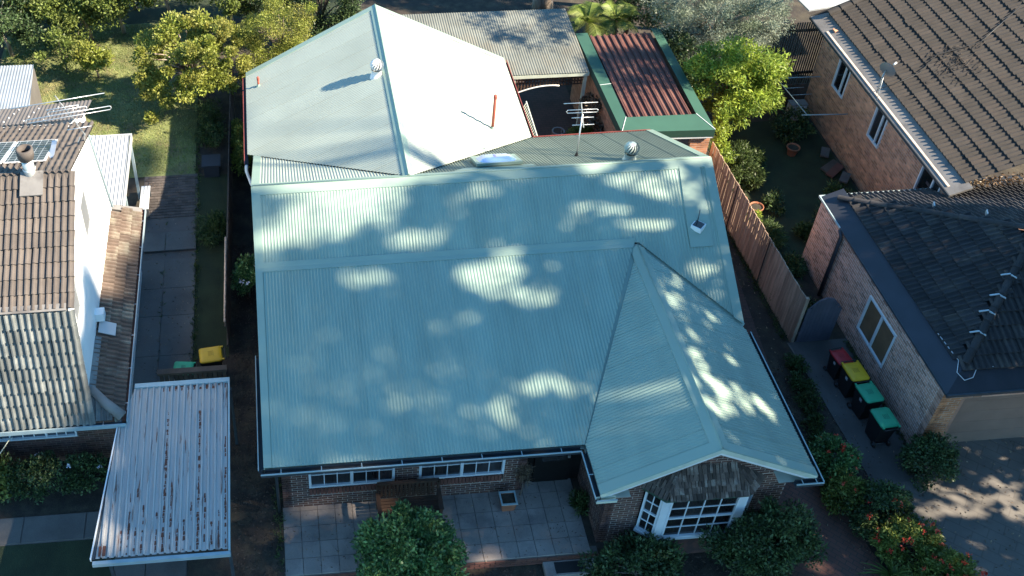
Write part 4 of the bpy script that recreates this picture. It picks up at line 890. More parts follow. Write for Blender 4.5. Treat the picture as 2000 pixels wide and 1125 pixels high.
# lead strips on the hips
for k, (x, y) in enumerate(((17.35, -5.0), (17.75, -4.55), (18.15, -4.2), (18.6, -3.75))):
    P('hip_clip', 'galvanised', RF, lambda b: [b.obox((x-.14, y+.05, zt(y-Y0)+.13), (.13, .01, 0), (0, .02, 0), (0, 0, .01)), b.obox((x+.04, y-.02, zt(y-Y0)+.11), (.06, -.04, -.02), (.012, .02, 0), (0, 0, .01))])
P('hip_clip', 'galvanised', RF, lambda b: b.obox((18.25, -.75, 3.42), (.015, .06, .02), (.02, 0, 0), (0, 0, .05))); P('hip_clip', 'galvanised', RF, lambda b: b.obox((19.1, -1.6, 3.82), (.015, .06, .02), (.02, 0, 0), (0, 0, .05)))
RW = brickwall(RF, (RB := Pieces(None, 'brick', 'far_bricks')), (X0, -6.1, 0), (0, 1, 0), (-1, 0, 0), 6.95, 0, 2.42, BM['brick_pink'], 'mortar_pale', [(2.15, 3.6, .7, 1.95)])
RB.p = RW
brickwall(RF, RB, (X0, -6.1, 0), (1, 0, 0), (0, -1, 0), .52, 0, 2.4, BM['brick_orange'], 'mortar_light')
brickwall(RF, RB, (X0+.52, -6.1, 0), (1, 0, 0), (0, -1, 0), 8, 2.1, 2.4, BM['brick_pink'], 'mortar_light')
RB.finish()
P('wall', 'brick_pink', RF, lambda b: [b.box((X0+.2, .65, 0), (X1, .85, 2.42)), b.box((X0+.52, -6.1, 0), (X0+.6, -5.8, 2.1))])
gd = P('garage_door', 'blind', RF, lambda b: b.box((X0+.6, -5.86, 0), (X0+5.4, -5.8, 2.1)))
for k in range(5): P('door_panel', 'door_brown', gd, lambda b: b.box((X0+.62, -5.89, .01+k*.42), (X0+5.4, -5.865, .425+k*.42)))
w_ = glazed(RF, (X0+.02, -3.95+1.45, 0), (0, -1, 0), (-1, 0, 0), 1.45, .7, 1.95, 2, 1, fm='paint_blue_white', fr=.05, glass='blind', mull=(.72,))
P('downpipe', 'tray_black', RF, lambda b: b.tube([(16.08, -.45, 2.42), (16.08, -.6, 2.3), (16.08, -.62, 0)], .055, 8))

# ================================================================== RIGHT REAR HOUSE (big tiled slope, orange brick)
RR = thing('tall_brick_house', 'tall orange brick house with sunlit brown tile roof at upper right', 'house', (21, 3, 0))
XW2, ZE2, P2 = 19.3, 3.04, .40
XE = 19.24
z2 = lambda x: ZE2+(x-XE)*P2
XT = XE+.52
rr2 = P('roof', 'underlay', RR, lambda b: b.quad((XE, .3, ZE2-.06), (XE+7, .3, z2(XE+7)-.06), (XE+7, 9.9, z2(XE+7)-.06), (XE, 9.5, ZE2-.06)))
RT2 = Pieces(rr2, 'roof_tile', 'far_roof_tiles')
tileplane(RT2, [(XT, .3, z2(XT)), (XT, 9.1, z2(XT)), (XE+6, 9.8, z2(XE+6)), (XE+6, .3, z2(XE+6))], (0, 1, 0), T_CHAR, .33, .44)
ridgecaps(RT2, (XT-.1, 9.12, z2(XT)+.05), (XT+3.0, 9.5, z2(XT+3.0)+.06), 'tile_charcoal', .4, .13); RT2.finish()
P('eave_tray', 'tray_grey', RR, lambda b: b.prism([(XE-.02, .0, ZE2), (XE-.02, 9.4, ZE2), (XT+.05, 9.25, z2(XT+.05)), (XT+.05, .0, z2(XT+.05))], (0, 0, -.06)))
P('eave_edge', 'gutter_dark', RR, lambda b: b.beam((XE-.03, .0, ZE2-.05), (XE-.03, 9.4, ZE2-.05), .03, .09))
WO = [(6.26, 7.05, 1.8, 3.04), (3.69, 4.41, 1.75, 3.01), (.5, 1.51, 1.9, 2.99)]
R2W = brickwall(RR, (RB2 := Pieces(None, 'brick', 'far_bricks')), (XW2, .3, 0), (0, 1, 0), (-1, 0, 0), 8.04, -.1, 3.1, BM['brick_tan'], 'mortar_light', [(a-.3, c-.3, e, f) for a, c, e, f in WO])
RB2.p = R2W; RB2.finish()
for a, c, e, f in WO: glazed(RR, (XW2+.02, c, 0), (0, -1, 0), (-1, 0, 0), c-a, e, f, 2, 1, fm='paint_blue_white', fr=.045, glass='glass_dark', mull=((c-a)*.62,))
P('wall', 'brick_tan', RR, lambda b: b.box((XW2+.2, 8.14, 0), (25, 8.34, 3.2)))
P('white_sheet_roof', 'awning_white', RR, lambda b: b.prism([(19.2, 9.55, 3.2), (25, 10.0, 3.6), (25, 12.5, 3.4), (19.1, 12.5, 3.0)], (0, 0, -.06)))
# leaf litter in the valley between the two right roofs
n = 700; c = np.column_stack([RNG.uniform(19.8, 24.5, n), RNG.normal(.9, .1, n), np.zeros(n)]); c[:, 2] = 2.6+RNG.uniform(0, .1, n)
P('valley_tray', 'tray_black', RR, lambda b: b.box((19.3, .6, 2.5), (25, 1.15, 2.58)))
def scatter(name, C, ln, wd, m, parent=None, kind='stuff', flat=1.0, up=None, seed=1, droop=0.0):
    r = np.random.default_rng(seed); n = len(C)
    d = r.normal(size=(n, 3)); d[:, 2] = d[:, 2]*flat-droop
    if up is not None: d = d+up
    d /= np.linalg.norm(d, axis=1)[:, None]
    t = r.normal(size=(n, 3)); t[:, 2] *= .5; s = np.cross(d, t); s /= np.linalg.norm(s, axis=1)[:, None]+1e-9
    q = np.cross(s, d); L = ln*r.uniform(.7, 1.3, n)[:, None]; Wd = wd*r.uniform(.7, 1.3, n)[:, None]
    V = np.stack([C, C+d*L*.5+s*Wd*.5+q*Wd*.15, C+d*L, C+d*L*.5-s*Wd*.5+q*Wd*.15], 1).reshape(-1, 3)
    return npobj(name, V, np.arange(4*n).reshape(-1, 4), m, parent, kind)
lit = scatter('leaf_litter', c, .1, .05, 'leaf_litter', None, flat=.25, seed=3); tag(lit, 'dry brown leaves caught between the two right roofs', 'leaves')
# satellite dish
DS = thing('satellite_dish', 'grey satellite dish on the edge of the sunlit tile roof', 'satellite dish', (19.2, 4.6, 3.3))
dc = Vector((19.35, 4.7, 4.0)); dn = Vector((.85, .45, .28)).normalized(); du = dn.orthogonal().normalized(); dv = dn.cross(du)
b = MB(); vs = [dc]; fs = []
for i in range(1, 5):
    r = .3*i/4
    for k in range(20): a = 2*math.pi*k/20; vs.append(dc+du*r*math.cos(a)*.85+dv*r*math.sin(a)+dn*(r*r*.6))
for k in range(20): fs.append((0, 1+k, 1+(k+1) % 20))
for i in range(3):
    for k in range(20): fs.append((1+i*20+k, 21+i*20+k, 21+i*20+(k+1) % 20, 1+i*20+(k+1) % 20))
b.add(vs, fs, True); b.build('dish', 'window_grey', DS)
P('arm', 'steel_dark', DS, lambda b: b.tube([dc-dv*.2, dc+dn*.38-dv*.05], .012, 6)); P('receiver', 'trim_white', DS, lambda b: b.tube([dc+dn*.34-dv*.03, dc+dn*.46-dv*.02], .03, 8))
P('bracket', 'galvanised', DS, lambda b: [b.tube([dc-dn*.02, dc-dn*.1-Vector((0, 0, .1)), (19.2, 4.55, 3.27)], .018, 8), b.tube([dc-dn*.05, (19.05, 4.2, 3.2)], .01, 6)])
tag(P('roof_cable', 'bin_black', None, lambda b: b.tube([(19.3, 4.65, 3.35), (19.9, 4.8, z2(19.9)+.1), (20.6, 4.9, z2(20.6)+.1), (21.3, 5.4, z2(21.3)+.1), (22.5, 5.3, z2(22.5)+.1), (24, 6.2, z2(24)+.1)], .014, 5)), 'thin black cable running from the dish over the tiles', 'cable')
tw = []
for k in range(60):
    x, y = random.gauss(21.7, .35), random.gauss(4.9, .4); a = random.uniform(0, 6.3); l = random.uniform(.1, .3); tw.append((x, y, a, l))
tg = MB()
for x, y, a, l in tw: tg.tube([(x, y, z2(x)+.09), (x+math.cos(a)*l, y+math.sin(a)*l, z2(x+math.cos(a)*l)+.1)], .008, 4)
tag(tg.build('fallen_twigs', 'timber_dark', None, kind='stuff'), 'tangle of fallen twigs on the sunlit tile roof', 'twigs')

# ================================================================== GREEN-TRIMMED GARAGE
GA = thing('garage', 'brick garage with green parapet and rusty red iron roof behind the house', 'garage', (12.6, 7, 0))
gz = 2.7
P('parapet_cap', 'green_fascia', GA, lambda b: [b.add([(11.2, 4.1, gz), (14.05, 3.95, gz), (13.72, 4.75, gz+.03), (11.52, 4.8, gz+.03)], [(0, 1, 2, 3)]), b.add([(11.2, 4.1, gz), (11.52, 4.8, gz+.03), (11.55, 9.65, gz+.03), (11.15, 9.7, gz)], [(0, 1, 2, 3)]), b.add([(14.05, 3.95, gz), (14.1, 9.7, gz), (13.78, 9.7, gz+.03), (13.72, 4.75, gz+.03)], [(0, 1, 2, 3)])])
P('parapet_fascia', 'green_dark', GA, lambda b: [b.quad((11.2, 4.1, gz), (14.05, 3.95, gz), (14.05, 3.95, gz-.26), (11.2, 4.1, gz-.26)), b.quad((11.2, 4.1, gz), (11.15, 9.7, gz), (11.15, 9.7, gz-.3), (11.2, 4.1, gz-.3)), b.quad((14.05, 3.95, gz), (14.1, 9.7, gz), (14.1, 9.7, gz-.3), (14.05, 3.95, gz-.3))])
P('fascia_trim', 'trim_white', GA, lambda b: [b.beam((11.25, 4.12, gz-.3), (14.05, 3.98, gz-.3), .04, .05), b.beam((11.2, 4.11, gz+.012), (11.52, 4.81, gz+.04), .015, .01), b.beam((14.05, 3.96, gz+.012), (13.72, 4.76, gz+.04), .015, .01), b.beam((11.18, 6.6, gz+.012), (11.54, 6.6, gz+.04), .015, .01)])
sheet('iron_roof', [(11.5, 4.78, 2.62), (13.76, 4.74, 2.62), (13.8, 9.7, 2.55), (11.52, 9.68, 2.55)], (1, 0, 0), 'red_iron', GA, .235, .03, 'rib')
for k in range(10):
    x = 11.55+.235*k+.1
    if x < 13.7: P('iron_rib', 'red_iron_rib', GA, lambda b: b.beam((x, 4.8, 2.655), (x+.02, 9.65, 2.585), .05, .05))
GW = brickwall(GA, (GB := Pieces(None, 'brick', 'far_bricks')), (13.42, 4.08, 0), (1, 0, 0), (0, -1, 0), .6, 0, 2.4, BM['brick_orange'], 'mortar_light')
GB.p = GW; brickwall(GA, GB, (11.27, 9.6, 0), (0, -1, 0), (-1, 0, 0), 5.4, 0, 2.4, BM['brick_orange'], 'mortar_dark'); GB.finish()
P('wall', 'brick_orange', GA, lambda b: [b.box((13.85, 4.3, 0), (14.02, 9.6, 2.4)), b.box((11.35, 9.5, 0), (13.85, 9.65, 2.45))])
P('roller_door', 'grey_sheet', GA, lambda b: b.box((11.3, 4.2, 0), (13.42, 4.26, 2.42)))
# ================================================================== PERGOLA
PG = thing('pergola', 'weathered corrugated pergola roof with lattice arch behind the house', 'pergola', (9, 9, 0))
sheet('roof_sheet', [(5.2, 7.65, 2.6), (11.1, 7.5, 2.6), (11.12, 11.1, 2.85), (5.2, 11.3, 2.85)], (1, 0, 0), 'roof_old_metal', PG, .085, .011)
P('front_beam', 'trim_cream', PG, lambda b: b.beam((8.4, 7.6, 2.5), (11.1, 7.55, 2.5), .06, .12))
for x, y in ((8.62, 7.65), (11.02, 7.65), (11.0, 10.9)): P('post', 'trim_cream', PG, lambda b: b.beam((x, y, 2.5), (x, y, 0), .1, .1, (0, 1, 0)))
arc = lambda s: 1.62+.42*math.sin(math.pi*(.12+.5*s))
P('arch_trim', 'trim_white', PG, lambda b: b.tube([(8.68+1.5*i/10, 7.66, arc(i/10)) for i in range(11)], .025, 6))
for k in range(22):
    x = 8.7+k*.105
    P('lattice_slat', 'timber_bench', PG, lambda b: b.beam((x, 7.7, arc(min(1, (x-8.68)/1.5))), (x, 7.7, 2.46), .045, .012, (0, 1, 0)))
for k in range(4): P('lattice_slat', 'timber_bench', PG, lambda b: b.beam((8.7, 7.715, 2.4-k*.13), (11.0, 7.715, 2.4-k*.13), .012, .045))
lat = thing('lattice_screen', 'pale lattice screen along the rear roof eave', 'lattice', (8.55, 5, 0))
for k in range(16): P('lattice_slat', 'trim_cream', lat, lambda b: b.beam((8.52+.004*k, 4.15+k*.125, 2.42), (8.62+.004*k, 4.15+k*.125+.06, 2.6), .03, .03))
P('rail', 'trim_cream', lat, lambda b: b.beam((8.5, 4.1, 2.44), (8.55, 6.15, 2.44), .04, .04)); P('rail', 'trim_cream', lat, lambda b: b.beam((8.63, 4.1, 2.6), (8.68, 6.1, 2.6), .03, .03))
st = thing('plant_stand', 'tiered pale plant stand in the dark courtyard', 'stand', (10.0, 6.4, 0))
for k in range(3): P('ring', 'window_grey', st, lambda b: b.tube([(10.0+.2*math.cos(a*.5236), 6.5-k*.16+.2*math.sin(a*.5236), 1.0-k*.3) for a in range(13)], .022, 6, cap=False))
P('leg', 'window_grey', st, lambda b: [b.tube([(9.85, 6.65, 0), (9.85, 6.6, 1.0)], .015, 6), b.tube([(10.15, 6.65, 0), (10.15, 6.6, 1.0)], .015, 6), b.tube([(10.0, 6.0, 0), (10.0, 6.1, .4)], .015, 6)])
# roof antenna on the house
e = Vector((1, -.03, 0)); bs = Vector((8.86, 1.2, 4.3)); tp = Vector((8.95, 1.5, 5.5))
an = yagi('tv_antenna', 'small TV antenna with folded dipole behind the main ridge', bs, tp, [(tp+Vector((-.06, .1, .3)), .46, e, 0), (tp+Vector((0, .05, .06)), .4, e, 1), (tp+Vector((.02, .0, -.12)), .3, e, 0), (tp+Vector((.05, -.05, -.33)), .3, e, 0)], (tp+Vector((-.05, .1, .32)), tp+Vector((.06, -.08, -.4))))
P('stay', 'aluminium', an, lambda b: b.tube([tp+Vector((0, 0, -.15)), (9.25, 2.3, 3.75)], .012, 6)); P('foot', 'bin_black', an, lambda b: b.lathe([(.07, -.05), (.03, .1), (.02, .12)], tuple(bs), 8))

# ================================================================== FENCES, GATE
def palings(t, name, p, q, h, m, step=.1, wd=.092, side=(1, 0, 0), jag=.02):
    p, q = Vector(p), Vector(q); d = (q-p).normalized(); n = int((q-p).length/step); s = Vector(side)
    pc = Pieces(t, name, 'far_palings')
    b = MB(); b.box((-.5, -.5, 0), (.5, .5, 1)); me = bpy.data.meshes.new(name); me.from_pydata(b.v, [], b.f); me.materials.append(MATS[m])
    for i in range(n):
        c = p+d*(i+.5)*step; z = zg(c.x, c.y); hh = h+random.uniform(-jag, jag)
        T = Vector((random.uniform(-.01, .01), random.uniform(-.006, .006), 1)).normalized()
        pc.add(me, frame((c.x, c.y, z)+Vector((0, 0, 0)) if False else Vector((c.x, c.y, z))+s*random.uniform(-.006, .006), d, s, T, wd, .016, hh))
    pc.finish()
    for zz in (.35, h-.35): P('rail', 'timber_dark', t, lambda b: b.beam(p+s*.035+Vector((0, 0, zz+zg(p.x, p.y))), q+s*.035+Vector((0, 0, zz+zg(q.x, q.y))), .04, .075))
FR = thing('paling_fence', 'brown timber paling fence along the right side path', 'fence', (14.45, 1, 0))
palings(FR, 'paling', (14.55, -2.25, 0), (14.38, 4.6, 0), 1.74, 'timber_paling', .1)
P('end_post', 'timber_paling', FR, lambda b: b.box((14.54, -2.31, 0), (14.63, -2.22, 1.75)))
for y in (.0, 2.4): P('cover_strip', 'timber_dark', FR, lambda b: b.box((14.455-y*.02, y, 0), (14.475-y*.02, y+.03, 1.7)))
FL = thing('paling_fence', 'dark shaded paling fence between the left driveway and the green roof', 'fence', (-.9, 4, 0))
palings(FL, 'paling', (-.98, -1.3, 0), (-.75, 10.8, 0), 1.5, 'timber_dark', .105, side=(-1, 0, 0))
P('top_rail', 'timber_paling', FL, lambda b: b.tube([(-1.0, -1.4, 1.45), (-.97, 1.8, 1.55)], .03, 6))
gate = thing('arched_gate', 'grey arched timber gate between fence and brick wall', 'gate', (15.1, -2.3, 0))
for k in range(9):
    x = 14.68+k*.105; t_ = (k+.5)/9; hh = 1.18+.55*math.sin(math.pi*(t_*.9+.06))
    P('board', 'gate_grey', gate, lambda b: b.box((x, -2.33, .04), (x+.099, -2.3, hh)))
P('rail', 'gate_grey', gate, lambda b: [b.box((14.68, -2.3, .3), (15.62, -2.26, .4)), b.box((14.68, -2.3, 1.0), (15.62, -2.26, 1.1))])
P('cap', 'gate_grey', gate, lambda b: b.tube([(14.68+.945*i/12, -2.31, 1.2+.55*math.sin(math.pi*(i/12*.9+.06))) for i in range(13)], .02, 6))
BF = thing('back_fence', 'grey slatted screen fence beyond the right back garden', 'fence', (18, 9.4, 0))
for k in range(56): P('slat', 'timber_dark', BF, lambda b: b.box((17.15+k*.085, 9.55, .0), (17.195+k*.085, 9.58, 2.7)))
P('rail', 'timber_dark', BF, lambda b: [b.box((17.1, 9.58, 2.3), (22, 9.62, 2.4)), b.box((17.1, 9.58, .5), (22, 9.62, .6))])
for k in range(18): P('paling', 'timber_dark', BF, lambda b: b.box((16.2+k*.17, 8.3, 0), (16.36+k*.17, 8.33, 1.0)))
# clothes line
CL = thing('clothes_line', 'folding clothes line on the tall brick wall', 'clothes line', (19.2, 6.8, 0))
P('arm', 'pale_blue_paint', CL, lambda b: b.tube([(19.3, 7.85, 1.6), (17.8, 7.9, 1.6)], .02, 6)); P('arm', 'pale_blue_paint', CL, lambda b: b.tube([(19.3, 5.7, 1.6), (17.8, 5.8, 1.6)], .02, 6))
P('line_bar', 'pale_blue_paint', CL, lambda b: b.tube([(17.8, 7.9, 1.6), (18.0, 5.8, 1.58)], .016, 6)); P('wire', 'pale_blue_paint', CL, lambda b: b.tube([(17.85, 7.3, 1.6), (18.5, 7.3, 1.6)], .01, 5)); P('wire', 'pale_blue_paint', CL, lambda b: b.tube([(17.9, 6.9, 1.6), (18.6, 6.9, 1.6)], .01, 5))
# bench and planter on the terrace
BN = thing('timber_bench', 'brown slatted timber bench on the front terrace', 'bench', (3.3, -6.8, 0))
for k in range(14): P('back_slat', 'timber_bench', BN, lambda b: b.box((2.66+k*.095, -6.52, .5), (2.72+k*.095, -6.49, .95)))
P('top_rail', 'timber_bench', BN, lambda b: b.box((2.58, -6.54, .95), (4.06, -6.47, 1.03)))
for k in range(6): P('seat_slat', 'timber_bench', BN, lambda b: b.box((2.58, -7.06+k*.088, .43), (4.06, -6.99+k*.088, .455)))
for x in (2.56, 4.02):
    P('leg', 'timber_bench', BN, lambda b: b.box((x, -7.06, 0), (x+.06, -7.0, .66))); P('leg', 'timber_bench', BN, lambda b: b.box((x, -6.54, 0), (x+.06, -6.48, 1.0))); P('armrest', 'timber_bench', BN, lambda b: b.box((x-.02, -7.1, .66), (x+.08, -6.5, .7)))
PL = thing('planter_box', 'small dark planter with pale rim on the terrace', 'planter', (5.72, -6.75, 0))
P('pot', 'clay_pot', PL, lambda b: b.add([(5.58, -6.86, 0), (5.86, -6.86, 0), (5.86, -6.62, 0), (5.58, -6.62, 0), (5.53, -6.92, .38), (5.91, -6.92, .38), (5.91, -6.58, .38), (5.53, -6.58, .38)], [(0, 1, 5, 4), (1, 2, 6, 5), (2, 3, 7, 6), (3, 0, 4, 7)]))
P('rim', 'gutter_lip', PL, lambda b: [b.box((5.52, -6.94, .37), (5.92, -6.9, .4)), b.box((5.52, -6.6, .37), (5.92, -6.56, .4)), b.box((5.52, -6.9, .37), (5.56, -6.6, .4)), b.box((5.88, -6.9, .37), (5.92, -6.6, .4))]); P('soil', 'soil', PL, lambda b: b.quad((5.55, -6.9, .33), (5.89, -6.9, .33), (5.89, -6.6, .33), (5.55, -6.6, .33)))
# garden oddments
def pot(label, x, y, r, h, m='clay_pot'):
    t = thing('plant_pot', label, 'pot', (x, y, 0), group='garden pots'); P('pot', m, t, lambda b: b.lathe([(r*.7, 0), (r, h), (r*1.1, h), (r*1.1, h*.85), (r*.92, h*.85), (r*.85, h*.9)], (x, y, 0), 16)); P('soil', 'soil', t, lambda b: b.lathe([(r*.9, h*.86), (.002, h*.88)], (x, y, 0), 12))
pot('large terracotta pot alone on the shaded back lawn', 17.85, 5.75, .2, .32); pot('terracotta pot beside the grey agave by the fence', 15.55, 3.0, .2, .3); pot('small terracotta pot near the far end of the fence', 15.3, 3.5, .14, .22)
for k, (x, y, a, l, m) in enumerate(((18.75, 4.85, .5, .6, 'timber_dark'), (18.8, 4.6, .62, .65, 'brick_sill'), (18.95, 4.2, .9, .4, 'concrete'), (18.85, 5.5, 1.1, .35, 'concrete_dark'))):
    lb = ['weathered board leaning against the tall brick wall', 'reddish board lying by the tall brick wall', 'pale broken slab by the tall brick wall', 'dark slab nearest the clothes line wall'][k]
    tag(P('loose_board', m, None, lambda b: b.obox((x, y, .14+.02*k), (math.cos(a)*l/2, math.sin(a)*l/2, .05), (-math.sin(a)*.13, math.cos(a)*.13, 0), (0, 0, .03))), lb, 'board')
bq = thing('outdoor_unit', 'pale metal box standing by the tall brick wall', 'box', (18.6, 7.6, 0))
P('cabinet', 'sticker', bq, lambda b: b.box((18.35, 7.4, .1), (18.9, 7.7, .75))); P('lid', 'window_grey', bq, lambda b: b.box((18.33, 7.38, .75), (18.92, 7.72, .78))); P('leg', 'steel_dark', bq, lambda b: [b.box((18.37, 7.42, 0), (18.42, 7.47, .1)), b.box((18.83, 7.63, 0), (18.88, 7.68, .1))])
tag(P('compost_crate', 'tray_black', None, lambda b: [b.box((-1.75, 5.9, .3), (-1.25, 6.4, .9)), b.box((-1.8, 5.85, .9), (-1.2, 6.45, .95))]), 'dark compost box in the shaded bed by the left fence', 'box')

# ================================================================== VEGETATION
def leaves(C, ln, wd, out=None, seed=1, flat=1.0, droop=0.0, bias=.6):
    """diamond leaves at C; returns verts, quads"""
    r = np.random.default_rng(seed); n = len(C)
    d = r.normal(size=(n, 3)); d[:, 2] = d[:, 2]*flat-droop
    if out is not None: d = d+out*bias*2
    d /= np.linalg.norm(d, axis=1)[:, None]+1e-9
    t = r.normal(size=(n, 3)); s = np.cross(d, t); s /= np.linalg.norm(s, axis=1)[:, None]+1e-9
    q = np.cross(s, d); L = ln*r.uniform(.6, 1.35, n)[:, None]; Wd = wd*r.uniform(.7, 1.3, n)[:, None]
    V = np.stack([C, C+d*L*.45+s*Wd*.5+q*Wd*.2, C+d*L, C+d*L*.45-s*Wd*.5+q*Wd*.2], 1).reshape(-1, 3)
    return V, np.arange(4*n).reshape(-1, 4)
def clumps(c, rad, n, seed, shell=.55, low=-1.0):
    r = np.random.default_rng(seed); P_ = []
    while len(P_) < n:
        v = r.normal(size=3); v /= np.linalg.norm(v); v *= r.uniform(shell**3, 1)**(1/3)
        if v[2] < low: continue
        P_.append(v)
    return np.array(c)+np.array(P_)*np.array(rad), np.array(P_)
def limbs(b, base, ctr, ends, r0, n):
    base, ctr = Vector(base), Vector(ctr)
    fork = base.lerp(ctr, .6)
    b.tube([base, base.lerp(fork, .5)+Vector((.04, .03, 0)), fork], [r0, r0*.8, r0*.62], 9)
    for e in ends[:n]:
        e = Vector(e); m = fork.lerp(e, .5)+Vector((0, 0, .12*(e-fork).length)); b.tube([fork, m, fork.lerp(e, .95)], [r0*.45, r0*.25, r0*.08], 6)
def plant(name, label, cat, base, ctr, rad, nc, nl, cr, ln, wd, m, seed, bark='bark', r0=.07, nlimb=14, group=None, low=-.9, flatc=.75, shell=.5, droop=.0, bias=.6, trunk='trunk', crown='crown', extra=None):
    t = thing(name, label, cat, base, group=group)
    C, Pn = clumps(ctr, rad, nc, seed, shell, low); r = np.random.default_rng(seed+1)
    if extra is not None: C = np.vstack([C, np.array(extra)]); Pn = np.vstack([Pn, np.tile([0, 0, .5], (len(extra), 1))])
    k = len(C); idx = np.repeat(np.arange(k), nl); sz = cr*r.uniform(.5, 1.45, k)[idx][:, None]
    g = r.normal(size=(len(idx), 3)); g /= np.linalg.norm(g, axis=1)[:, None]; g *= r.uniform(0, 1, len(idx))[:, None]**.45
    g[:, 2] *= flatc; pos = C[idx]+g*sz
    out = g*.6+Pn[idx]*.5; out[:, 2] += .25
    keep = pos[:, 2] > zg(base[0], base[1])+.03
    V, F = leaves(pos[keep], ln, wd, out[keep], seed+2, 1.0, droop, bias)
    npobj(crown, V, F, m, t)
    b = MB(); order = list(range(k)); random.Random(seed).shuffle(order); limbs(b, base, ctr, [C[i] for i in order], r0, nlimb); b.build(trunk, bark, t)
    return t, C
# --- back left: trees over the lawn
plant('leafy_tree', 'yellow-green clump-leaved tree overhanging the back lawn beside the rear roof', 'tree', (-2.4, 10.9, .5), (-1.95, 9.55, 2.65), (2.05, 1.5, 1.45), 62, 480, .31, .105, .055, 'leaf_yellow', 11, 'bark_pale', .1, 34, shell=.5,
      extra=[(-3.55, 8.75, 1.9), (-3.2, 9.0, 2.1), (-3.75, 9.3, 2.0), (-2.9, 8.3, 1.8), (-3.5, 8.2, 1.3)])
plant('leafy_tree', 'fine-leaved bright green tree right behind the rear roof edge', 'tree', (1.2, 11.6, .3), (.95, 10.6, 2.6), (1.75, 1.1, 1.75), 75, 420, .36, .075, .026, 'leaf_yellow', 21, 'bark', .09, 20, shell=.3)
plant('leafy_tree', 'darker green tree between the fine-leaved tree and the rear ridge', 'tree', (2.6, 13.4, .2), (2.5, 13.0, 2.6), (1.5, 1.1, 1.5), 40, 330, .42, .1, .045, 'leaf_dark', 25, 'bark', .09, 14)
bk = [(-7.6, 16.6, 3.4, 2.0, 'leaf_dark', 'tall dark tree at the top left corner'), (-9.3, 13.2, 2.6, 1.6, 'leaf_dark', 'dark tree behind the corrugated shed'), (-2.6, 16.8, 3.8, 2.0, 'leaf_dark', 'dark tree at the top edge above the clump-leaved tree'), (-5.2, 14.4, 3.0, 1.5, 'leaf_mid', 'green tree right of the loose one behind the lawn'), (-8.6, 15.4, 2.6, 1.8, 'leaf_mid', 'dark leafy tree in the far left corner of the back yard'), (-6.4, 14.0, 2.3, 1.35, 'leaf_mid', 'loose green tree left of the bare patch on the back lawn'), (-4.9, 16.2, 3.0, 1.6, 'leaf_dark', 'dark tree at the top edge behind the lawn'), (-3.3, 14.3, 3.4, 1.4, 'leaf_mid', 'green tree just behind the clump-leaved tree'), (-1.0, 14.2, 3.0, 1.5, 'leaf_mid', 'leafy tree above the clump-leaved crown'), (.6, 14.6, 2.6, 1.5, 'leaf_dark', 'dark tree behind the fine-leaved one')]
for i, (x, y, z, r, m, lb) in enumerate(bk): plant('yard_tree', lb, 'tree', (x+.2, y+.5, zg(x, y)), (x, y, z), (r*1.1, r*.9, r*.9), 46, 280, .45, .12, .06, m, 40+7*i, 'bark_pale', .09, 14, group='trees behind the back lawn', shell=.3)
plant('sapling', 'lone yellow-green sapling standing on the back lawn', 'tree', (-5.7, 11.9, .5), (-5.85, 11.6, 1.55), (.5, .4, .45), 12, 260, .3, .12, .06, 'leaf_yellow', 90, 'bark', .04, 6)
plant('sapling', 'thin sapling with sparse leaves left of the back lawn', 'tree', (-6.9, 12.4, .5), (-7.0, 12.2, 1.6), (.8, .6, .8), 12, 120, .3, .12, .06, 'leaf_mid', 93, 'bark', .04, 8)
# --- back right
plant('olive_tree', 'grey-green olive tree beyond the rusty garage roof', 'tree', (16.5, 10.9, 0), (16.25, 10.1, 2.9), (2.25, 1.7, 1.7), 120, 480, .45, .085, .022, 'leaf_olive', 121, 'bark', .12, 20, shell=.3)
plant('lime_tree', 'bright lime-green tree hanging over the fence end by the garage', 'tree', (15.9, 7.3, 0), (15.65, 6.75, 2.45), (1.5, 1.15, 1.3), 62, 330, .36, .14, .05, 'leaf_lime', 131, 'bark', .07, 16, shell=.35, droop=.5, extra=[(14.9, 5.3, 1.6), (14.85, 5.0, 1.2), (15.0, 5.6, 1.9), (14.95, 4.75, .95), (17.0, 7.2, 2.9), (17.25, 7.2, 2.8)])
plant('yard_tree', 'dark broadleaf shrub under the olive tree', 'shrub', (14.9, 9.6, 0), (14.75, 9.2, 1.7), (.8, .9, 1.2), 26, 240, .36, .12, .06, 'leaf_dark', 141, 'bark', .05, 8)
plant('yard_tree', 'dark green tree behind the olive at the top edge', 'tree', (14.4, 13.5, 0), (14.3, 13.0, 2.2), (1.6, 1.2, 1.5), 36, 240, .45, .12, .06, 'leaf_dark', 147, 'bark', .1, 10)
plant('tall_tree', 'tall tree off the top edge behind the olive, shading the pergola', 'tree', (18.2, 13.2, 0), (17.6, 12.4, 6.4), (2.6, 1.6, 1.5), 60, 170, .55, .16, .08, 'leaf_dark', 161, 'bark', .16, 14)
plant('tall_tree', 'unseen tall tree added off the top edge to shade the rusty garage roof', 'tree', (20.4, 15.0, 0), (19.3, 5.2, 8.1), (1.7, 1.5, .7), 40, 170, .42, .14, .06, 'leaf_dark', 165, 'bark', .05, 10)  # crown hung out of view, added to shade the garage roof
plant('tall_tree', 'tall tree off the top edge beyond the pergola', 'tree', (14.4, 15.5, 0), (14.2, 15.0, 5.8), (2.6, 1.8, 1.5), 60, 170, .55, .16, .08, 'leaf_dark', 169, 'bark', .16, 14)
plant('tall_tree', 'unseen tall tree added off the top edge to dapple the pergola roof', 'tree', (15.6, 16.2, 0), (15.2, 8.4, 7.6), (1.9, 1.5, .7), 30, 110, .4, .14, .06, 'leaf_dark', 173, 'bark', .05, 10)  # out-of-view crown added for the dapples on the pergola
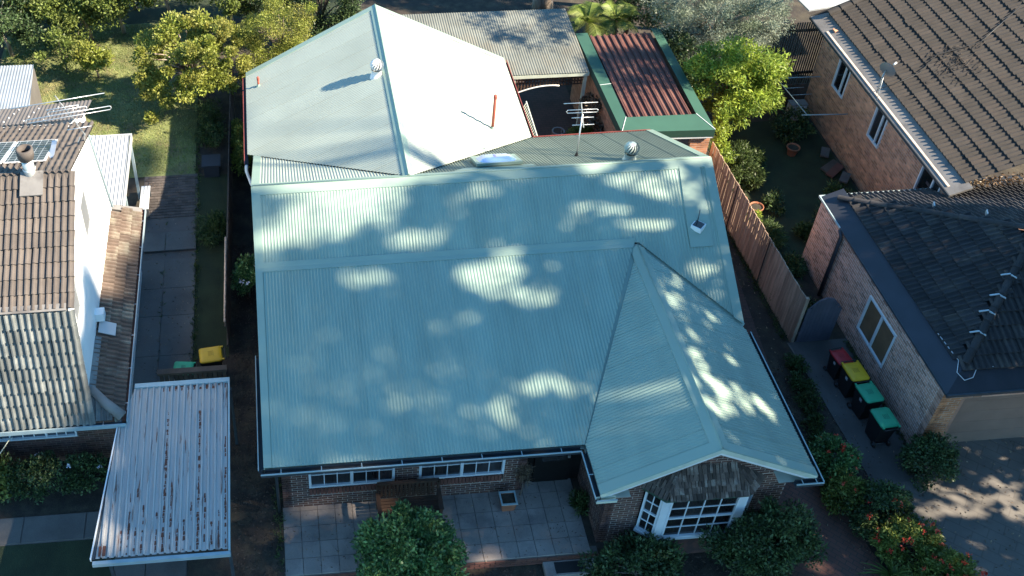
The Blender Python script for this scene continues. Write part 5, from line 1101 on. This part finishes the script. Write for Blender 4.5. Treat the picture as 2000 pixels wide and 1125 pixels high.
tt = thing('tree_trunk', 'stout bare trunk at the top edge behind the pergola', 'tree', (11.6, 15.6, 0)); P('trunk', 'bark_pale', tt, lambda b: b.tube([(11.6, 15.6, 0), (11.5, 15.4, 1.0), (11.45, 15.3, 2.2), (11.5, 15.4, 5)], [.45, .36, .33, .3], 14))
C_, _ = clumps((11.5, 16.5, 7.5), (2.6, 2.2, 1.6), 40, 151); id_ = np.repeat(np.arange(40), 200); V, F = leaves(C_[id_]+RNG.normal(size=(8000, 3))*.4, .14, .06, seed=152); npobj('crown', V, F, 'leaf_dark', tt)
def palm(label, x, y, z, nf, ln, seed, m='leaf_palm'):
    t = thing('palm', label, 'palm', (x, y, 0), group='palms behind the pergola'); P('trunk', 'bark', t, lambda b: b.tube([(x, y, 0), (x+.05, y, z*.6), (x, y, z)], [.1, .08, .07], 9)); r = random.Random(seed)
    for k in range(nf):
        a = 6.283*k/nf+r.uniform(-.3, .3); el = r.uniform(.25, 1.2); L = ln*r.uniform(.8, 1.15); V = []; F = []; pts = []
        for i in range(15):
            s = i/14; rr = L*s*math.cos(el)*(1-.12*s); hz = L*(math.sin(el)*s-.75*s*s*(1.1-el*.4)); pts.append(Vector((x+math.cos(a)*rr, y+math.sin(a)*rr, z+hz)))
        for i in range(1, 14):
            d = (pts[i+1]-pts[i-1]).normalized(); sd = d.cross(Vector((0, 0, 1))).normalized(); up = sd.cross(d); wl = L*.36*math.sin(math.pi*min(1, .15+.8*i/14))
            for sg in (-1, 1):
                for h in (0, .5):
                    p = pts[i].lerp(pts[i+1], h); tip = p+sd*sg*wl*.85+d*wl*.55+Vector((0, 0, -wl*.25)); o = len(V); V += [p-d*.018, p+d*.018, tip]; F.append((o, o+1, o+2))
        fr = npobj('frond', np.array([tuple(v) for v in V]), np.array(F), m, t); P('stalk', 'leaf_palm', fr, lambda b: b.tube(pts[::2], .012, 4))
palm('left yellow-green palm between pergola and garage', 12.0, 11.1, 2.2, 15, 1.35, 3); palm('right palm with bright fronds behind the garage', 13.0, 11.0, 2.3, 15, 1.25, 5); palm('small palm low behind the rusty garage roof', 12.5, 10.2, 1.6, 10, 1.0, 9)
# --- front garden
plant('camellia_bush', 'big round glossy camellia bush in front of the terrace', 'shrub', (3.1, -8.75, -.3), (3.08, -8.5, 1.02), (1.34, 1.0, 1.14), 80, 330, .3, .1, .055, 'leaf_camellia', 201, 'bark', .06, 30, low=-.75, shell=.4)
plant('front_shrub', 'dark leafy shrub beside the bay window on the right', 'shrub', (11.35, -8.7, -.2), (11.2, -8.62, .85), (1.15, .75, .9), 60, 300, .3, .1, .045, 'leaf_dark', 211, 'bark', .05, 10, low=-.7)
plant('front_shrub', 'low dark shrub below the bay window', 'shrub', (8.3, -8.75, -.3), (8.3, -8.72, .25), (1.05, .5, .6), 36, 240, .28, .1, .05, 'leaf_dark', 221, 'bark', .04, 6, low=-.7)
def flowering(name, label, ctr, rad, nc, nl, seed, nfl, m='leaf_camellia', pet='petal_red', pl=.05):
    t, C = plant(name, label, 'shrub', (ctr[0], ctr[1], zg(ctr[0], ctr[1])), ctr, rad, nc, nl, .22, .085, .045, m, seed, 'bark', .03, 6, low=-.6)
    r = np.random.default_rng(seed+5); 
    for k in range(nfl):
        v = r.normal(size=3); v[2] = abs(v[2])+.3; v /= np.linalg.norm(v); c = np.array(ctr)+v*np.array(rad)*1.12
        pts = c+r.normal(size=(14, 3))*.025; V, F = leaves(pts, pl, pl*.9, np.tile(v, (14, 1)), seed+k, bias=.4); npobj('flower', V, F, pet, t)
    return t
flowering('flower_bush', 'red-flowered bush between the brick path and driveway, farthest one', (13.75, -6.55, .55), (.42, .55, .55), 26, 260, 231, 9)
flowering('flower_bush', 'pale-leaved bush just below the farthest red-flowered one', (13.75, -7.35, .45), (.45, .35, .42), 18, 260, 241, 4, 'leaf_mid')
flowering('flower_bush', 'dark bush without many flowers in the middle of the right garden bed', (14.3, -7.95, .55), (.75, .5, .55), 34, 260, 251, 5, 'leaf_dark')
flowering('flower_bush', 'bush covered in red blooms in the right garden bed', (14.5, -8.75, .5), (.75, .42, .5), 32, 260, 261, 16, 'leaf_mid')
flowering('flower_bush', 'nearest red-flowered bush at the bottom edge', (15.15, -9.6, .45), (.65, .45, .45), 28, 240, 271, 12, 'leaf_mid')
plant('corner_shrub', 'dark round shrub at the corner of the garage door', 'shrub', (16.1, -6.75, 0), (16.05, -6.72, .62), (.55, .5, .6), 34, 260, .25, .08, .04, 'leaf_dark', 281, 'bark', .04, 8, low=-.7)
t_ = flowering('hydrangea', 'hydrangea with pale flowers beside the left eave', (-.4, .85, .95), (.33, .55, .6), 26, 170, 291, 4, 'leaf_camellia', 'petal_white', .06)
t_ = flowering('garden_shrub', 'wide large-leaved shrub under the left neighbour window', (-5.5, -5.2, .5), (2.0, .5, .5), 70, 110, 301, 4, 'leaf_dark', 'petal_white', .05)
plant('garden_shrub', 'bright green shrub at the left picture edge by the window', 'shrub', (-6.9, -5.3, 0), (-6.9, -5.3, .75), (.5, .45, .5), 22, 140, .28, .14, .1, 'leaf_mid', 311, 'bark', .03, 5)
plant('side_shrub', 'sunlit shrub behind the left fence by the rear eave', 'shrub', (-.5, 6.3, .5), (-.5, 6.5, 1.3), (.22, 1.1, .6), 26, 170, .22, .1, .05, 'leaf_yellow', 321, 'bark', .03, 6)
plant('side_shrub', 'shaded shrub in the bed left of the dark fence', 'shrub', (-1.55, 8.0, .5), (-1.5, 8.0, 1.0), (.4, .9, .5), 24, 170, .25, .12, .03, 'leaf_fern', 331, 'bark', .03, 6)
plant('side_shrub', 'fern-like shrub low in the shaded left bed', 'shrub', (-1.5, 3.6, .2), (-1.5, 3.6, .45), (.3, .6, .25), 14, 160, .22, .14, .03, 'leaf_fern', 341, 'bark', .03, 4)
plant('side_shrub', 'shaded fern clump under the lime tree', 'shrub', (16.0, 5.2, 0), (15.95, 5.2, .5), (.6, .6, .4), 20, 190, .25, .14, .03, 'leaf_fern', 351, 'bark', .03, 5)
plant('side_shrub', 'dark shrub by the pale metal box', 'shrub', (18.2, 6.6, 0), (18.2, 6.7, .5), (.55, .5, .5), 18, 190, .25, .1, .05, 'leaf_dark', 361, 'bark', .03, 5)
plant('side_shrub', 'feathery fern by the middle of the fence', 'shrub', (15.35, 1.6, 0), (15.3, 1.6, .35), (.4, .45, .3), 14, 190, .22, .15, .025, 'leaf_fern', 371, 'bark', .03, 4)
plant('side_shrub', 'small lime-leaved plant by the fence', 'shrub', (15.15, 2.2, 0), (15.1, 2.2, .45), (.2, .22, .25), 8, 120, .16, .1, .05, 'leaf_lime', 381, 'bark', .02, 4)
plant('side_shrub', 'dark shrub at the far end of the fence', 'shrub', (15.6, 4.5, 0), (15.6, 4.4, .5), (.5, .5, .4), 18, 170, .25, .13, .05, 'leaf_fern', 391, 'bark', .03, 5)
plant('courtyard_plant', 'potted bush by the garage wall in the dark courtyard', 'shrub', (10.8, 6.3, 0), (10.8, 6.3, .7), (.35, .5, .5), 18, 170, .22, .12, .045, 'leaf_mid', 401, 'bark', .03, 5)
plant('courtyard_plant', 'vine climbing the garage wall', 'vine', (11.1, 7.0, 0), (11.1, 6.6, 1.5), (.12, .9, .6), 18, 120, .2, .1, .05, 'leaf_litter', 411, 'bark', .02, 5)
plant('terrace_plant', 'small shaded plant by the porch wall', 'shrub', (7.45, -7.0, 0), (7.42, -7.0, .35), (.12, .2, .3), 8, 120, .15, .12, .03, 'leaf_fern', 421, 'bark', .015, 3)
plant('terrace_plant', 'spiky dry plant at the window end wall', 'shrub', (6.1, -6.45, 0), (6.12, -6.42, .9), (.1, .1, .3), 8, 70, .14, .16, .012, 'leaf_litter', 431, 'bark', .015, 3)
for k, (x, y) in enumerate(((14.3, -3.2), (14.2, -3.8), (14.1, -4.5), (14.0, -5.2), (13.85, -5.8))):
    plant('edging_plant', ['edging plant nearest the arched gate', 'second edging plant from the arched gate', 'middle edging plant along the bin driveway', 'fourth edging plant from the arched gate', 'edging plant nearest the flower bushes'][k], 'plant', (x, y, 0), (x, y, .16), (.22, .3, .14), 10, 110, .16, .09, .03, 'leaf_fern', 440+k, 'bark', .015, 3, group='edging plants along the side path')
for k, (x, y, s_, m_) in enumerate(((15.0, .9, .3, 'leaf_fern'), (15.05, .2, .34, 'leaf_dark'), (15.0, -.6, .3, 'leaf_fern'), (15.35, -1.3, .32, 'leaf_dark'), (16.3, 3.2, .3, 'leaf_dark'), (16.6, 1.8, .26, 'leaf_fern'), (17.6, 2.4, .3, 'leaf_dark'), (18.4, 3.4, .28, 'leaf_fern'), (15.7, .4, .26, 'leaf_dark'))):
    plant('border_plant', ['fern-like border plant near the fence middle', 'dark border plant in the fence strip', 'low border plant behind the fence', 'border plant behind the arched gate', 'dark tuft in the middle of the shaded yard', 'fern tuft in the shaded yard', 'dark tuft near the hipped roof corner', 'fern tuft below the loose boards', 'dark plant beside the fence strip'][k], 'plant', (x, y, 0), (x, y, s_*.7), (s_, s_*1.3, s_*.6), 12, 130, .2, .12, .035, m_, 460+k, 'bark', .015, 3, group='plants in the shaded right yard')
def strap(name, label, x, y, n, ln, wd, m, seed, cat='plant', stiff=.5, grp=None):
    t = thing(name, label, cat, (x, y, zg(x, y)), group=grp); r = random.Random(seed); z0 = zg(x, y)
    for k in range(n):
        a = r.uniform(0, 6.283); el = r.uniform(.4, 1.35); L = ln*r.uniform(.7, 1.15); V = []; F = []
        for i in range(7):
            s = i/6; rr = L*s*math.cos(el); hz = L*(math.sin(el)*s-(1-stiff)*s*s*.9); wv = wd*(1-s**2.2)*.5+.002; c = Vector((x+math.cos(a)*rr, y+math.sin(a)*rr, z0+hz+.02)); sd = Vector((-math.sin(a), math.cos(a), 0))
            V += [c-sd*wv+Vector((0, 0, wv*.4)), c, c+sd*wv+Vector((0, 0, wv*.4))]
        for i in range(6): F += [(3*i, 3*i+1, 3*i+4, 3*i+3), (3*i+1, 3*i+2, 3*i+5, 3*i+4)]
        npobj('leaf', np.array([tuple(v) for v in V]), np.array(F), m, t, smooth=True)
strap('agave', 'grey-green agave by the fence beside the terracotta pot', 15.15, 3.05, 18, .5, .06, 'leaf_agave', 1); strap('agave', 'second agave just beyond the first along the fence', 15.1, 3.6, 18, .5, .055, 'leaf_agave', 2)
strap('strap_plant', 'bright strap-leaved plant at the far end of the fence', 15.05, 4.2, 16, .6, .06, 'leaf_strap', 3); strap('strap_plant', 'strap-leaved clump below the red blooms at the bottom', 14.05, -9.3, 44, .8, .05, 'leaf_strap', 4); strap('strap_plant', 'bright-edged strap plant at the bottom edge of the bed', 13.9, -9.65, 26, .6, .055, 'leaf_strap', 5)
# --- fallen leaves and weeds
n = 2600; q_ = np.vstack([np.column_stack([RNG.uniform(-3.7, -2, 500), RNG.uniform(-4, 6, 500), np.full(500, .03)]), np.column_stack([RNG.uniform(.4, 7.5, 420), RNG.uniform(-8.1, -6.4, 420), np.full(420, .008)]), np.column_stack([RNG.uniform(14.6, 20, 900), RNG.uniform(-11, -4, 900), np.full(900, .022)]), np.column_stack([RNG.uniform(12.2, 14.3, 500), RNG.uniform(-10, 3, 500), np.full(500, .014)])])
q_[:500, 2] = [zg(a, b_)+.03 for a, b_ in q_[:500, :2]]
V, F = leaves(q_, .06, .03, seed=8, flat=.15); tag(npobj('fallen_leaves', V, F, 'leaf_litter', None, 'stuff'), 'dry fallen leaves scattered on paths and paving', 'leaves')
q_ = np.vstack([np.column_stack([RNG.normal(-1.98, .04, 500), RNG.uniform(-3, 11, 500), np.zeros(500)]), np.column_stack([RNG.normal(-2.94, .02, 40), RNG.uniform(-4, 4.2, 40), np.zeros(40)]), np.column_stack([RNG.normal(.2, .06, 300), RNG.uniform(-8.5, -1, 300), np.zeros(300)]), np.column_stack([RNG.normal(14.42, .05, 400), RNG.uniform(-2.2, 4.5, 400), np.zeros(400)]), np.column_stack([RNG.normal(16.08, .04, 260), RNG.uniform(-6, -2.4, 260), np.zeros(260)])])
q_[:, 2] = [zg(a, b_)+.02 for a, b_ in q_[:, :2]]; V, F = leaves(np.repeat(q_, 3, 0), .12, .02, np.tile([0, 0, 1.0], (len(q_)*3, 1)), 9, bias=.5)
tag(npobj('weeds', V, F, 'leaf_fern', None, 'stuff'), 'weeds growing along the paving edges', 'weeds')
# --- grass, mulch
n = 34000; gxy = np.column_stack([RNG.uniform(-9.4, -2.1, n), RNG.uniform(6.15, 15.4, n)])
C = np.column_stack([gxy, [zg(a, b_)+.004 for a, b_ in gxy]]); h = RNG.uniform(.03, .075, n); a = RNG.uniform(0, 6.283, n); tl = RNG.normal(size=(n, 2))*.02
V = np.stack([C+np.column_stack([np.cos(a)*.012, np.sin(a)*.012, 0*a]), C-np.column_stack([np.cos(a)*.012, np.sin(a)*.012, 0*a]), C+np.column_stack([tl, h])], 1).reshape(-1, 3)
tag(npobj('grass', V, np.arange(3*n).reshape(-1, 3), 'grass_blade', None, 'stuff'), 'short patchy grass of the back lawn', 'grass')
n = 9000; bx_ = np.vstack([np.column_stack([RNG.uniform(-.9, .3, n//3), RNG.uniform(-9, 3, n//3)]), np.column_stack([RNG.uniform(.3, 12, n//3), RNG.uniform(-9.6, -8.14, n//3)]), np.column_stack([RNG.uniform(13.3, 15.4, n//3), RNG.uniform(-10, -3, n//3)])])
C = np.column_stack([bx_, [zg(a, b_)+.0 for a, b_ in bx_]]); V, F = leaves(C, .07, .03, seed=5, flat=.2)
tag(npobj('mulch', V, F, 'mulch', None, 'stuff'), 'bark mulch and dead leaves in the garden beds', 'mulch')

# ================================================================== TALL GUM TREES UP-SUN (right of the picture): they cast the dappled shade
# leaf gaps shaped to place the sun patches, given across the sun's direction: centre and inverse axes of each gap
GAPS = np.array([[-0.451,2.79,1.091,-1.626,-2.307,-1.056],[0.559,1.972,0.83,-1.278,-1.617,-0.742],[0.235,1.387,1.827,-2.833,-2.219,-1.016],[-0.535,2.113,0.938,-1.418,-3.918,-1.791],[-1.171,2.648,2.214,-3.279,-3.167,-1.446],[0.221,3.784,2.177,-3.21,-6.063,-2.784],[0.664,2.689,1.227,-1.863,-5.053,-2.32],[1.323,1.385,1.069,-1.683,-7.55,-3.468],[-0.494,3.461,6.367,-9.358,-0.892,-0.409],[0.084,0.439,1.395,-1.725,-3.08,-2.54],[1.21,0.325,1.528,-1.523,-2.463,-3.469],[1.774,-0.056,1.524,-2.493,-4.663,-2.14],[2.4,-1.945,1.655,-2.85,-2.768,-1.269],[3.065,-2.244,0.76,-1.33,-4.29,-1.971],[3.118,-2.853,1.505,-2.673,-1.682,-0.772],[2.272,-2.317,1.005,-2.355,-5.738,-1.055],[2.329,-2.96,1.165,-2.052,-2.463,-1.128],[2.664,-3.172,1.344,-2.391,-3.059,-1.402],[3.593,-3.161,1.693,-3.048,-2.306,-1.06],[2.974,-3.589,2.984,-5.383,-3.808,-1.746],[1.563,-1.61,2.12,-3.581,-6.859,-3.139],[1.838,-3.239,1.54,-2.712,-4.792,-2.19],[1.568,-4.617,1.275,-2.314,-2.122,-0.967],[2.125,-4.57,3.42,-6.248,-5.219,-2.383],[0.961,-5.034,2.711,-4.93,-3.235,-1.471],[1.972,-3.853,1.621,-2.903,-6.242,-2.851],[1.314,-5.25,4.822,-8.86,-2.147,-0.977],[2.598,-4.259,6.803,-12.412,-3.093,-1.415],[-0.218,2.537,1.406,-2.114,-2.071,-0.948],[0.236,2.192,1.385,-2.112,-2.057,-0.942],[2.762,-2.406,1.63,-2.85,-4.326,-1.985],[2.094,-3.157,1.962,-3.461,-3.098,-1.417],[0.976,1.487,1.271,-1.562,-5.053,-4.217],[-0.127,1.633,1.057,-1.336,-4.499,-3.342],[-0.904,2.507,1.038,-1.547,-5.246,-2.397],[2.012,-1.62,0.92,-1.972,-7.504,-1.755],[2.499,-3.559,0.678,-2.529,-6.197,0.265],[2.495,-2.347,0.709,-2.003,-5.964,-0.394],[0.537,0.246,1.629,-1.941,-7.086,-6.514],[-1.6,2.411,1.439,-3.456,-4.333,-1.9],[0.359,-0.937,0.576,-1.77,-7.425,-3.256],[1.221,-2.601,0.728,-2.562,-7.386,-3.239],[-1.18,0.679,0.761,-2.038,-3.618,-1.586],[-1.018,1.083,1.539,-4.039,-6.729,-2.95],[-0.135,-1.006,0.732,-2.233,-3.042,-1.334],[-0.605,-0.925,1.381,-4.149,-3.093,-1.356],[-0.574,-1.898,0.812,-2.609,-2.249,-0.986],[0.418,-2.081,1.203,-4.004,-5.497,-2.41],[-0.899,-2.15,1.261,-4.099,-6.37,-2.792],[-0.461,-2.655,1.913,-6.517,-9.014,-3.951],[0.169,-1.366,1.065,-3.352,-5.028,-2.205],[-4.3,0.014,0.998,-4.888,-6.102,-0.034],[-3.882,0.678,1.695,-4.264,-9.755,-4.273],[-3.988,0.039,2.69,-7.021,-8.673,-3.799],[-3.767,-1.331,1.598,-4.587,-4.415,-1.934],[-4.581,-1.042,2.996,-8.267,-7.257,-3.178],[-5.248,0.049,2.522,-6.378,-6.653,-2.913],[-5.497,0.343,2.323,-5.734,-5.662,-2.479],[-4.832,0.248,1.8,-4.542,-11.925,-5.222],[-5.36,-0.907,2.727,-7.317,-12.457,-5.454],[-5.548,-0.298,3.233,-8.296,-9.317,-4.079],[-2.841,-0.235,1.56,-4.257,-9.503,-4.164],[-1.465,-0.683,1.79,-5.189,-7.935,-3.478],[-1.933,-0.907,1.993,-5.803,-7.215,-3.162],[-3.83,-2.041,2.969,-8.945,-10.222,-4.476],[-3.792,-2.314,1.46,-4.492,-7.982,-3.496],[-4.068,-2.429,1.735,-5.346,-10.398,-4.553],[-2.858,-2.182,2.452,-7.639,-7.661,-3.356],[-2.99,-2.658,0.334,-3.988,-7.098,0.996],[-2.636,-2.981,0.797,-4.265,-9.286,-1.217],[-2.906,-3.105,0.796,-4.297,-8.361,-1.111],[-4.296,-2.644,2.004,-6.241,-10.541,-4.615],[-2.484,-3.232,0.414,-2.61,-9.343,-0.683],[-2.795,-3.391,0.354,-2.637,-9.556,-0.187],[-1.575,-1.168,1.474,-4.404,-9.182,-4.024],[-5.924,-0.453,1.522,-3.909,-15.182,-6.646],[-5.929,0.303,4.725,-11.564,-9.365,-4.1],[-0.337,-1.391,1.157,-3.607,-3.852,-1.689],[-0.736,-1.564,1.397,-4.371,-4.481,-1.964],[-3.297,-2.467,1.229,-3.869,-8.818,-3.862],[-2.818,-2.825,0.542,-4.001,-8.493,0.066],[-3.366,-2.15,1.882,-5.778,-8.793,-3.851],[-2.562,-3.894,1.114,-5.511,-7.386,-4.362],[-2.853,-3.855,1.732,-8.075,-10.319,-10.475],[-0.849,-3.63,2.843,-13.643,-11.624,-9.532],[-4.18,-4.254,1.518,-7.552,-7.939,-6.093],[-4.428,-4.092,1.571,-7.215,-9.381,-11.074],[-4.763,-4.132,1.827,-8.349,-11.068,-13.453],[0.056,-4.032,-1.316,-2.448,-2.882,2.218],[0.13,-4.95,-1.753,-4.007,-4.795,0.135],[-1.668,-4.416,-2.298,-6.45,-2.609,-0.714],[-2.359,-4.786,-1.265,-1.969,-2.334,2.198],[-2.976,-4.447,-1.486,-3.97,-4.147,-1.064],[-3.086,-4.711,-0.738,-4.291,-5.694,-3.928],[-2.304,-6.097,-1.04,-1.944,-2.888,0.306],[-2.965,-6.39,-2.25,-5.06,-7.732,-1.936],[-3.829,-4.846,-1.107,-6.103,-10.995,-7.326],[-3.49,-6.685,-2.111,-8.593,-11.116,-7.145],[-0.977,-5.165,-1.4,-8.006,-4.99,-3.691],[0.956,-4.027,-3.901,-9.847,-1.849,0.048],[-0.968,-4.235,1.623,-6.074,-2.425,-3.1],[-1.949,-4.538,2.023,-4.876,-2.246,-2.968],[-2.075,-5.278,1.841,-3.101,-2.819,-3.871],[-2.655,-5.358,-1.04,-5.417,-3.862,-2.662],[-5.095,-4.563,-0.386,-4.555,-3.992,0.896],[-5.793,-4.743,0.278,-2.694,-4.149,-1.778],[-5.431,-2.46,0.786,-4.598,-3.412,-1.456],[-5.966,-2.591,1.361,-8.02,-7.026,-3.004],[-4.928,-4.218,0.884,-7.607,-2.092,-0.893],[-6.098,-3.936,0.603,-4.675,-2.657,-1.139],[-1.635,-11.082,-0.478,-2.135,-2.529,0.633],[-1.439,-11.879,-0.243,-1.723,-2.545,-0.64],[-0.927,-11.102,-0.686,-3.484,-6.819,0.941],[-2.738,-11.558,-0.284,-2.975,-4.154,-1.78],[-2.626,-9.506,-0.773,-6.314,-6.74,-0.529],[-3.335,-9.429,-0.165,-4.488,-4.337,-1.856],[-3.488,-9.712,-1.27,-5.89,-6.665,1.902],[-0.602,-9.743,-0.415,-9.769,-4.023,-1.708],[-1.735,-9.806,-0.344,-7.575,-5.988,-2.551],[-2.934,-10.527,-0.172,-2.56,-4.67,-1.999],[-3.615,-10.447,-0.144,-2.173,-4.849,-2.08],[-0.683,-12.099,-0.582,-3.196,-6.288,-0.367],[-8.694,2.122,1.451,-4.234,-1.659,-0.711],[-7.006,2.745,1.566,-4.549,-1.487,-0.633],[-8.055,2.428,1.787,-5.17,-3.147,-1.345],[-4.154,-9.315,-0.074,-2.14,-11.293,-4.845],[-2.93,-8.556,-0.072,-6.064,-2.498,-1.067],[-2.436,-8.337,-0.034,-5.946,-5.006,-2.133],[-1.445,-11.526,-0.383,-4.193,-3.09,-1.318],[-1.146,-12.227,-0.463,-4.235,-2.071,-0.884],[-2.705,-10.578,-0.217,-3.182,-4.615,-1.974],[-1.126,-11.411,-0.465,-2.55,-7.076,0.103],[-8.624,1.04,0.685,-2.2,-4.82,-2.888],[5.813,-7.805,1.122,-9.871,-5.869,3.957],[5.365,-8.072,0.565,-7.409,-6.505,9.189],[1.537,-9.113,-0.674,-6.836,-2.003,0.942],[1.02,-9.508,1.84,-5.608,-2.443,-1.093],[2.691,-9.143,-0.698,-7.163,-1.551,0.753],[1.171,-8.92,3.125,-9.265,-6.013,-2.692],[-0.158,-9.512,11.958,1.799,-7.699,-5.798],[-0.184,-9.926,13.87,2.057,-10.679,-8.062],[-1.777,-9.695,8.284,0.669,-18.343,-9.019]])
A_, E_ = SUN_AZ, SUN_EL
TV = np.array([math.sin(A_), math.cos(A_), 0]); WV = np.array([-math.sin(E_)*math.cos(A_), math.sin(E_)*math.sin(A_), math.cos(E_)]); SV = np.array(SDIR)
def crown_point(c, w_, l):
    k = (l+math.sin(E_)*w_)/math.cos(E_); return np.outer(c, TV)+np.outer(w_, WV)+np.outer(k, SV)
def shade_ok(P_, grow=1.0):
    c, w_ = P_ @ TV, P_ @ WV
    edge = np.interp(w_, [-16, -9, -7.4, -3.2, 3.8, 6], [6.2, 6.0, 5.3, 3.95, -.3, -1.8])+.25*np.sin(w_*2.1)+.15*np.sin(w_*5.3)
    top = 4.75+.9*np.sin(c*1.3+.5)+.4*np.sin(c*3.1)
    ok = (c < edge) & (w_ < top)
    ok |= (((c-4.7)/1.4)**2+((w_-4.25)/.55)**2 < 1)  # separate leaf patch added to shade part of the back lawn
    cx = c+.16*np.sin(w_*3.1+c*1.3)+.09*np.sin(w_*7.7-c*5.1)+.05*np.sin(w_*15+c*11); wx = w_+.12*np.sin(c*3.7-w_*1.1)+.08*np.sin(c*8.3+w_*6.1)
    rnd = np.random.default_rng(3).random(len(c)); fld = np.zeros(len(c))
    for g in GAPS:
        x, y = cx-g[0], wx-g[1]; u = g[2]*x+g[3]*y; v = g[4]*x+g[5]*y; fld += np.exp(-1.05*np.minimum(u*u+v*v, 12))
    nz = np.zeros(len(c)); rr = np.random.default_rng(11)
    for fr in (1.6, 2.7, 4.3, 6.9, 10.5):
        for _ in range(3):
            a = rr.uniform(0, 6.283); nz += np.sin(fr*(c*math.cos(a)*.75+w_*math.sin(a)*1.25)+rr.uniform(0, 6.283))/fr**.55
    fld = np.minimum(fld, 1.15)+.1*nz
    ok &= rnd < np.clip((.545*grow-fld)/.34+.5, .05, 1.0)
    return ok
def gum(label, c0, c1, l0, seed, n, w0=-13.5, w1=5.2):
    r = np.random.default_rng(seed); cm, lm = (c0+c1)/2, l0
    base = crown_point(np.array([cm]), np.array([0.0]), np.array([lm]))[0]; base = (base[0], base[1], 0)
    t = thing('gum_tree', label, 'tree', base, group='tall gum trees beyond the right driveway')
    nc = 420; cc = r.uniform(c0, c1, nc); ww = r.uniform(w0, w1, nc); ll = l0+r.normal(size=nc)*1.5
    CC = crown_point(cc, ww, ll); CC = CC[CC[:, 2] > 1.2]
    id_ = r.integers(0, len(CC), n); P_ = CC[id_]+r.normal(size=(n, 3))*np.array([.85, .85, .7]); P_ = P_[(P_[:, 2] > 2.6) & (P_[:, 0] > 21.0)]
    V, F = leaves(P_, .31, .155, seed=seed+1, bias=.3); ok = shade_ok(V.reshape(-1, 4, 3).mean(1), 1.0); V = V.reshape(-1, 4, 3)[ok].reshape(-1, 3); F = np.arange(len(V)).reshape(-1, 4); npobj('crown', V, F, 'leaf_gum', t)
    b = MB(); zt_ = CC[:, 2].max(); X, Y = base[0], base[1]
    tr_ = [(X, Y, 0), (X+.2, Y+.1, zt_*.35), (X-.1, Y+.2, zt_*.65), (X, Y, zt_*.9)]; b.tube(tr_, [.42, .34, .22, .06], 10); b.build('trunk', 'bark_pale', t)
    b = MB(); n_ = 0
    for i in r.permutation(len(CC)):
        e = CC[i]; s = min(e[2]*.75, zt_*.85); p = np.array([X, Y, s]); ts_ = np.linspace(0, 1, 8)[:, None]; seg = p+(e-p)*ts_
        b.tube([p, (p+e)/2+np.array([0, 0, .3]), e], [.085, .05, .018], 5); n_ += 1
        if n_ > 80: break
    b.build('boughs', 'bark_pale', t)
gum('tall gum tree up-sun, farthest back of the three', -1.5, 6.3, 24.5, 501, 75000)
gum('tall gum tree up-sun, middle of the three', -8.5, -1.0, 25.5, 511, 75000)
gum('tall gum tree up-sun, nearest the street', -15.5, -8.0, 26.0, 521, 60000)
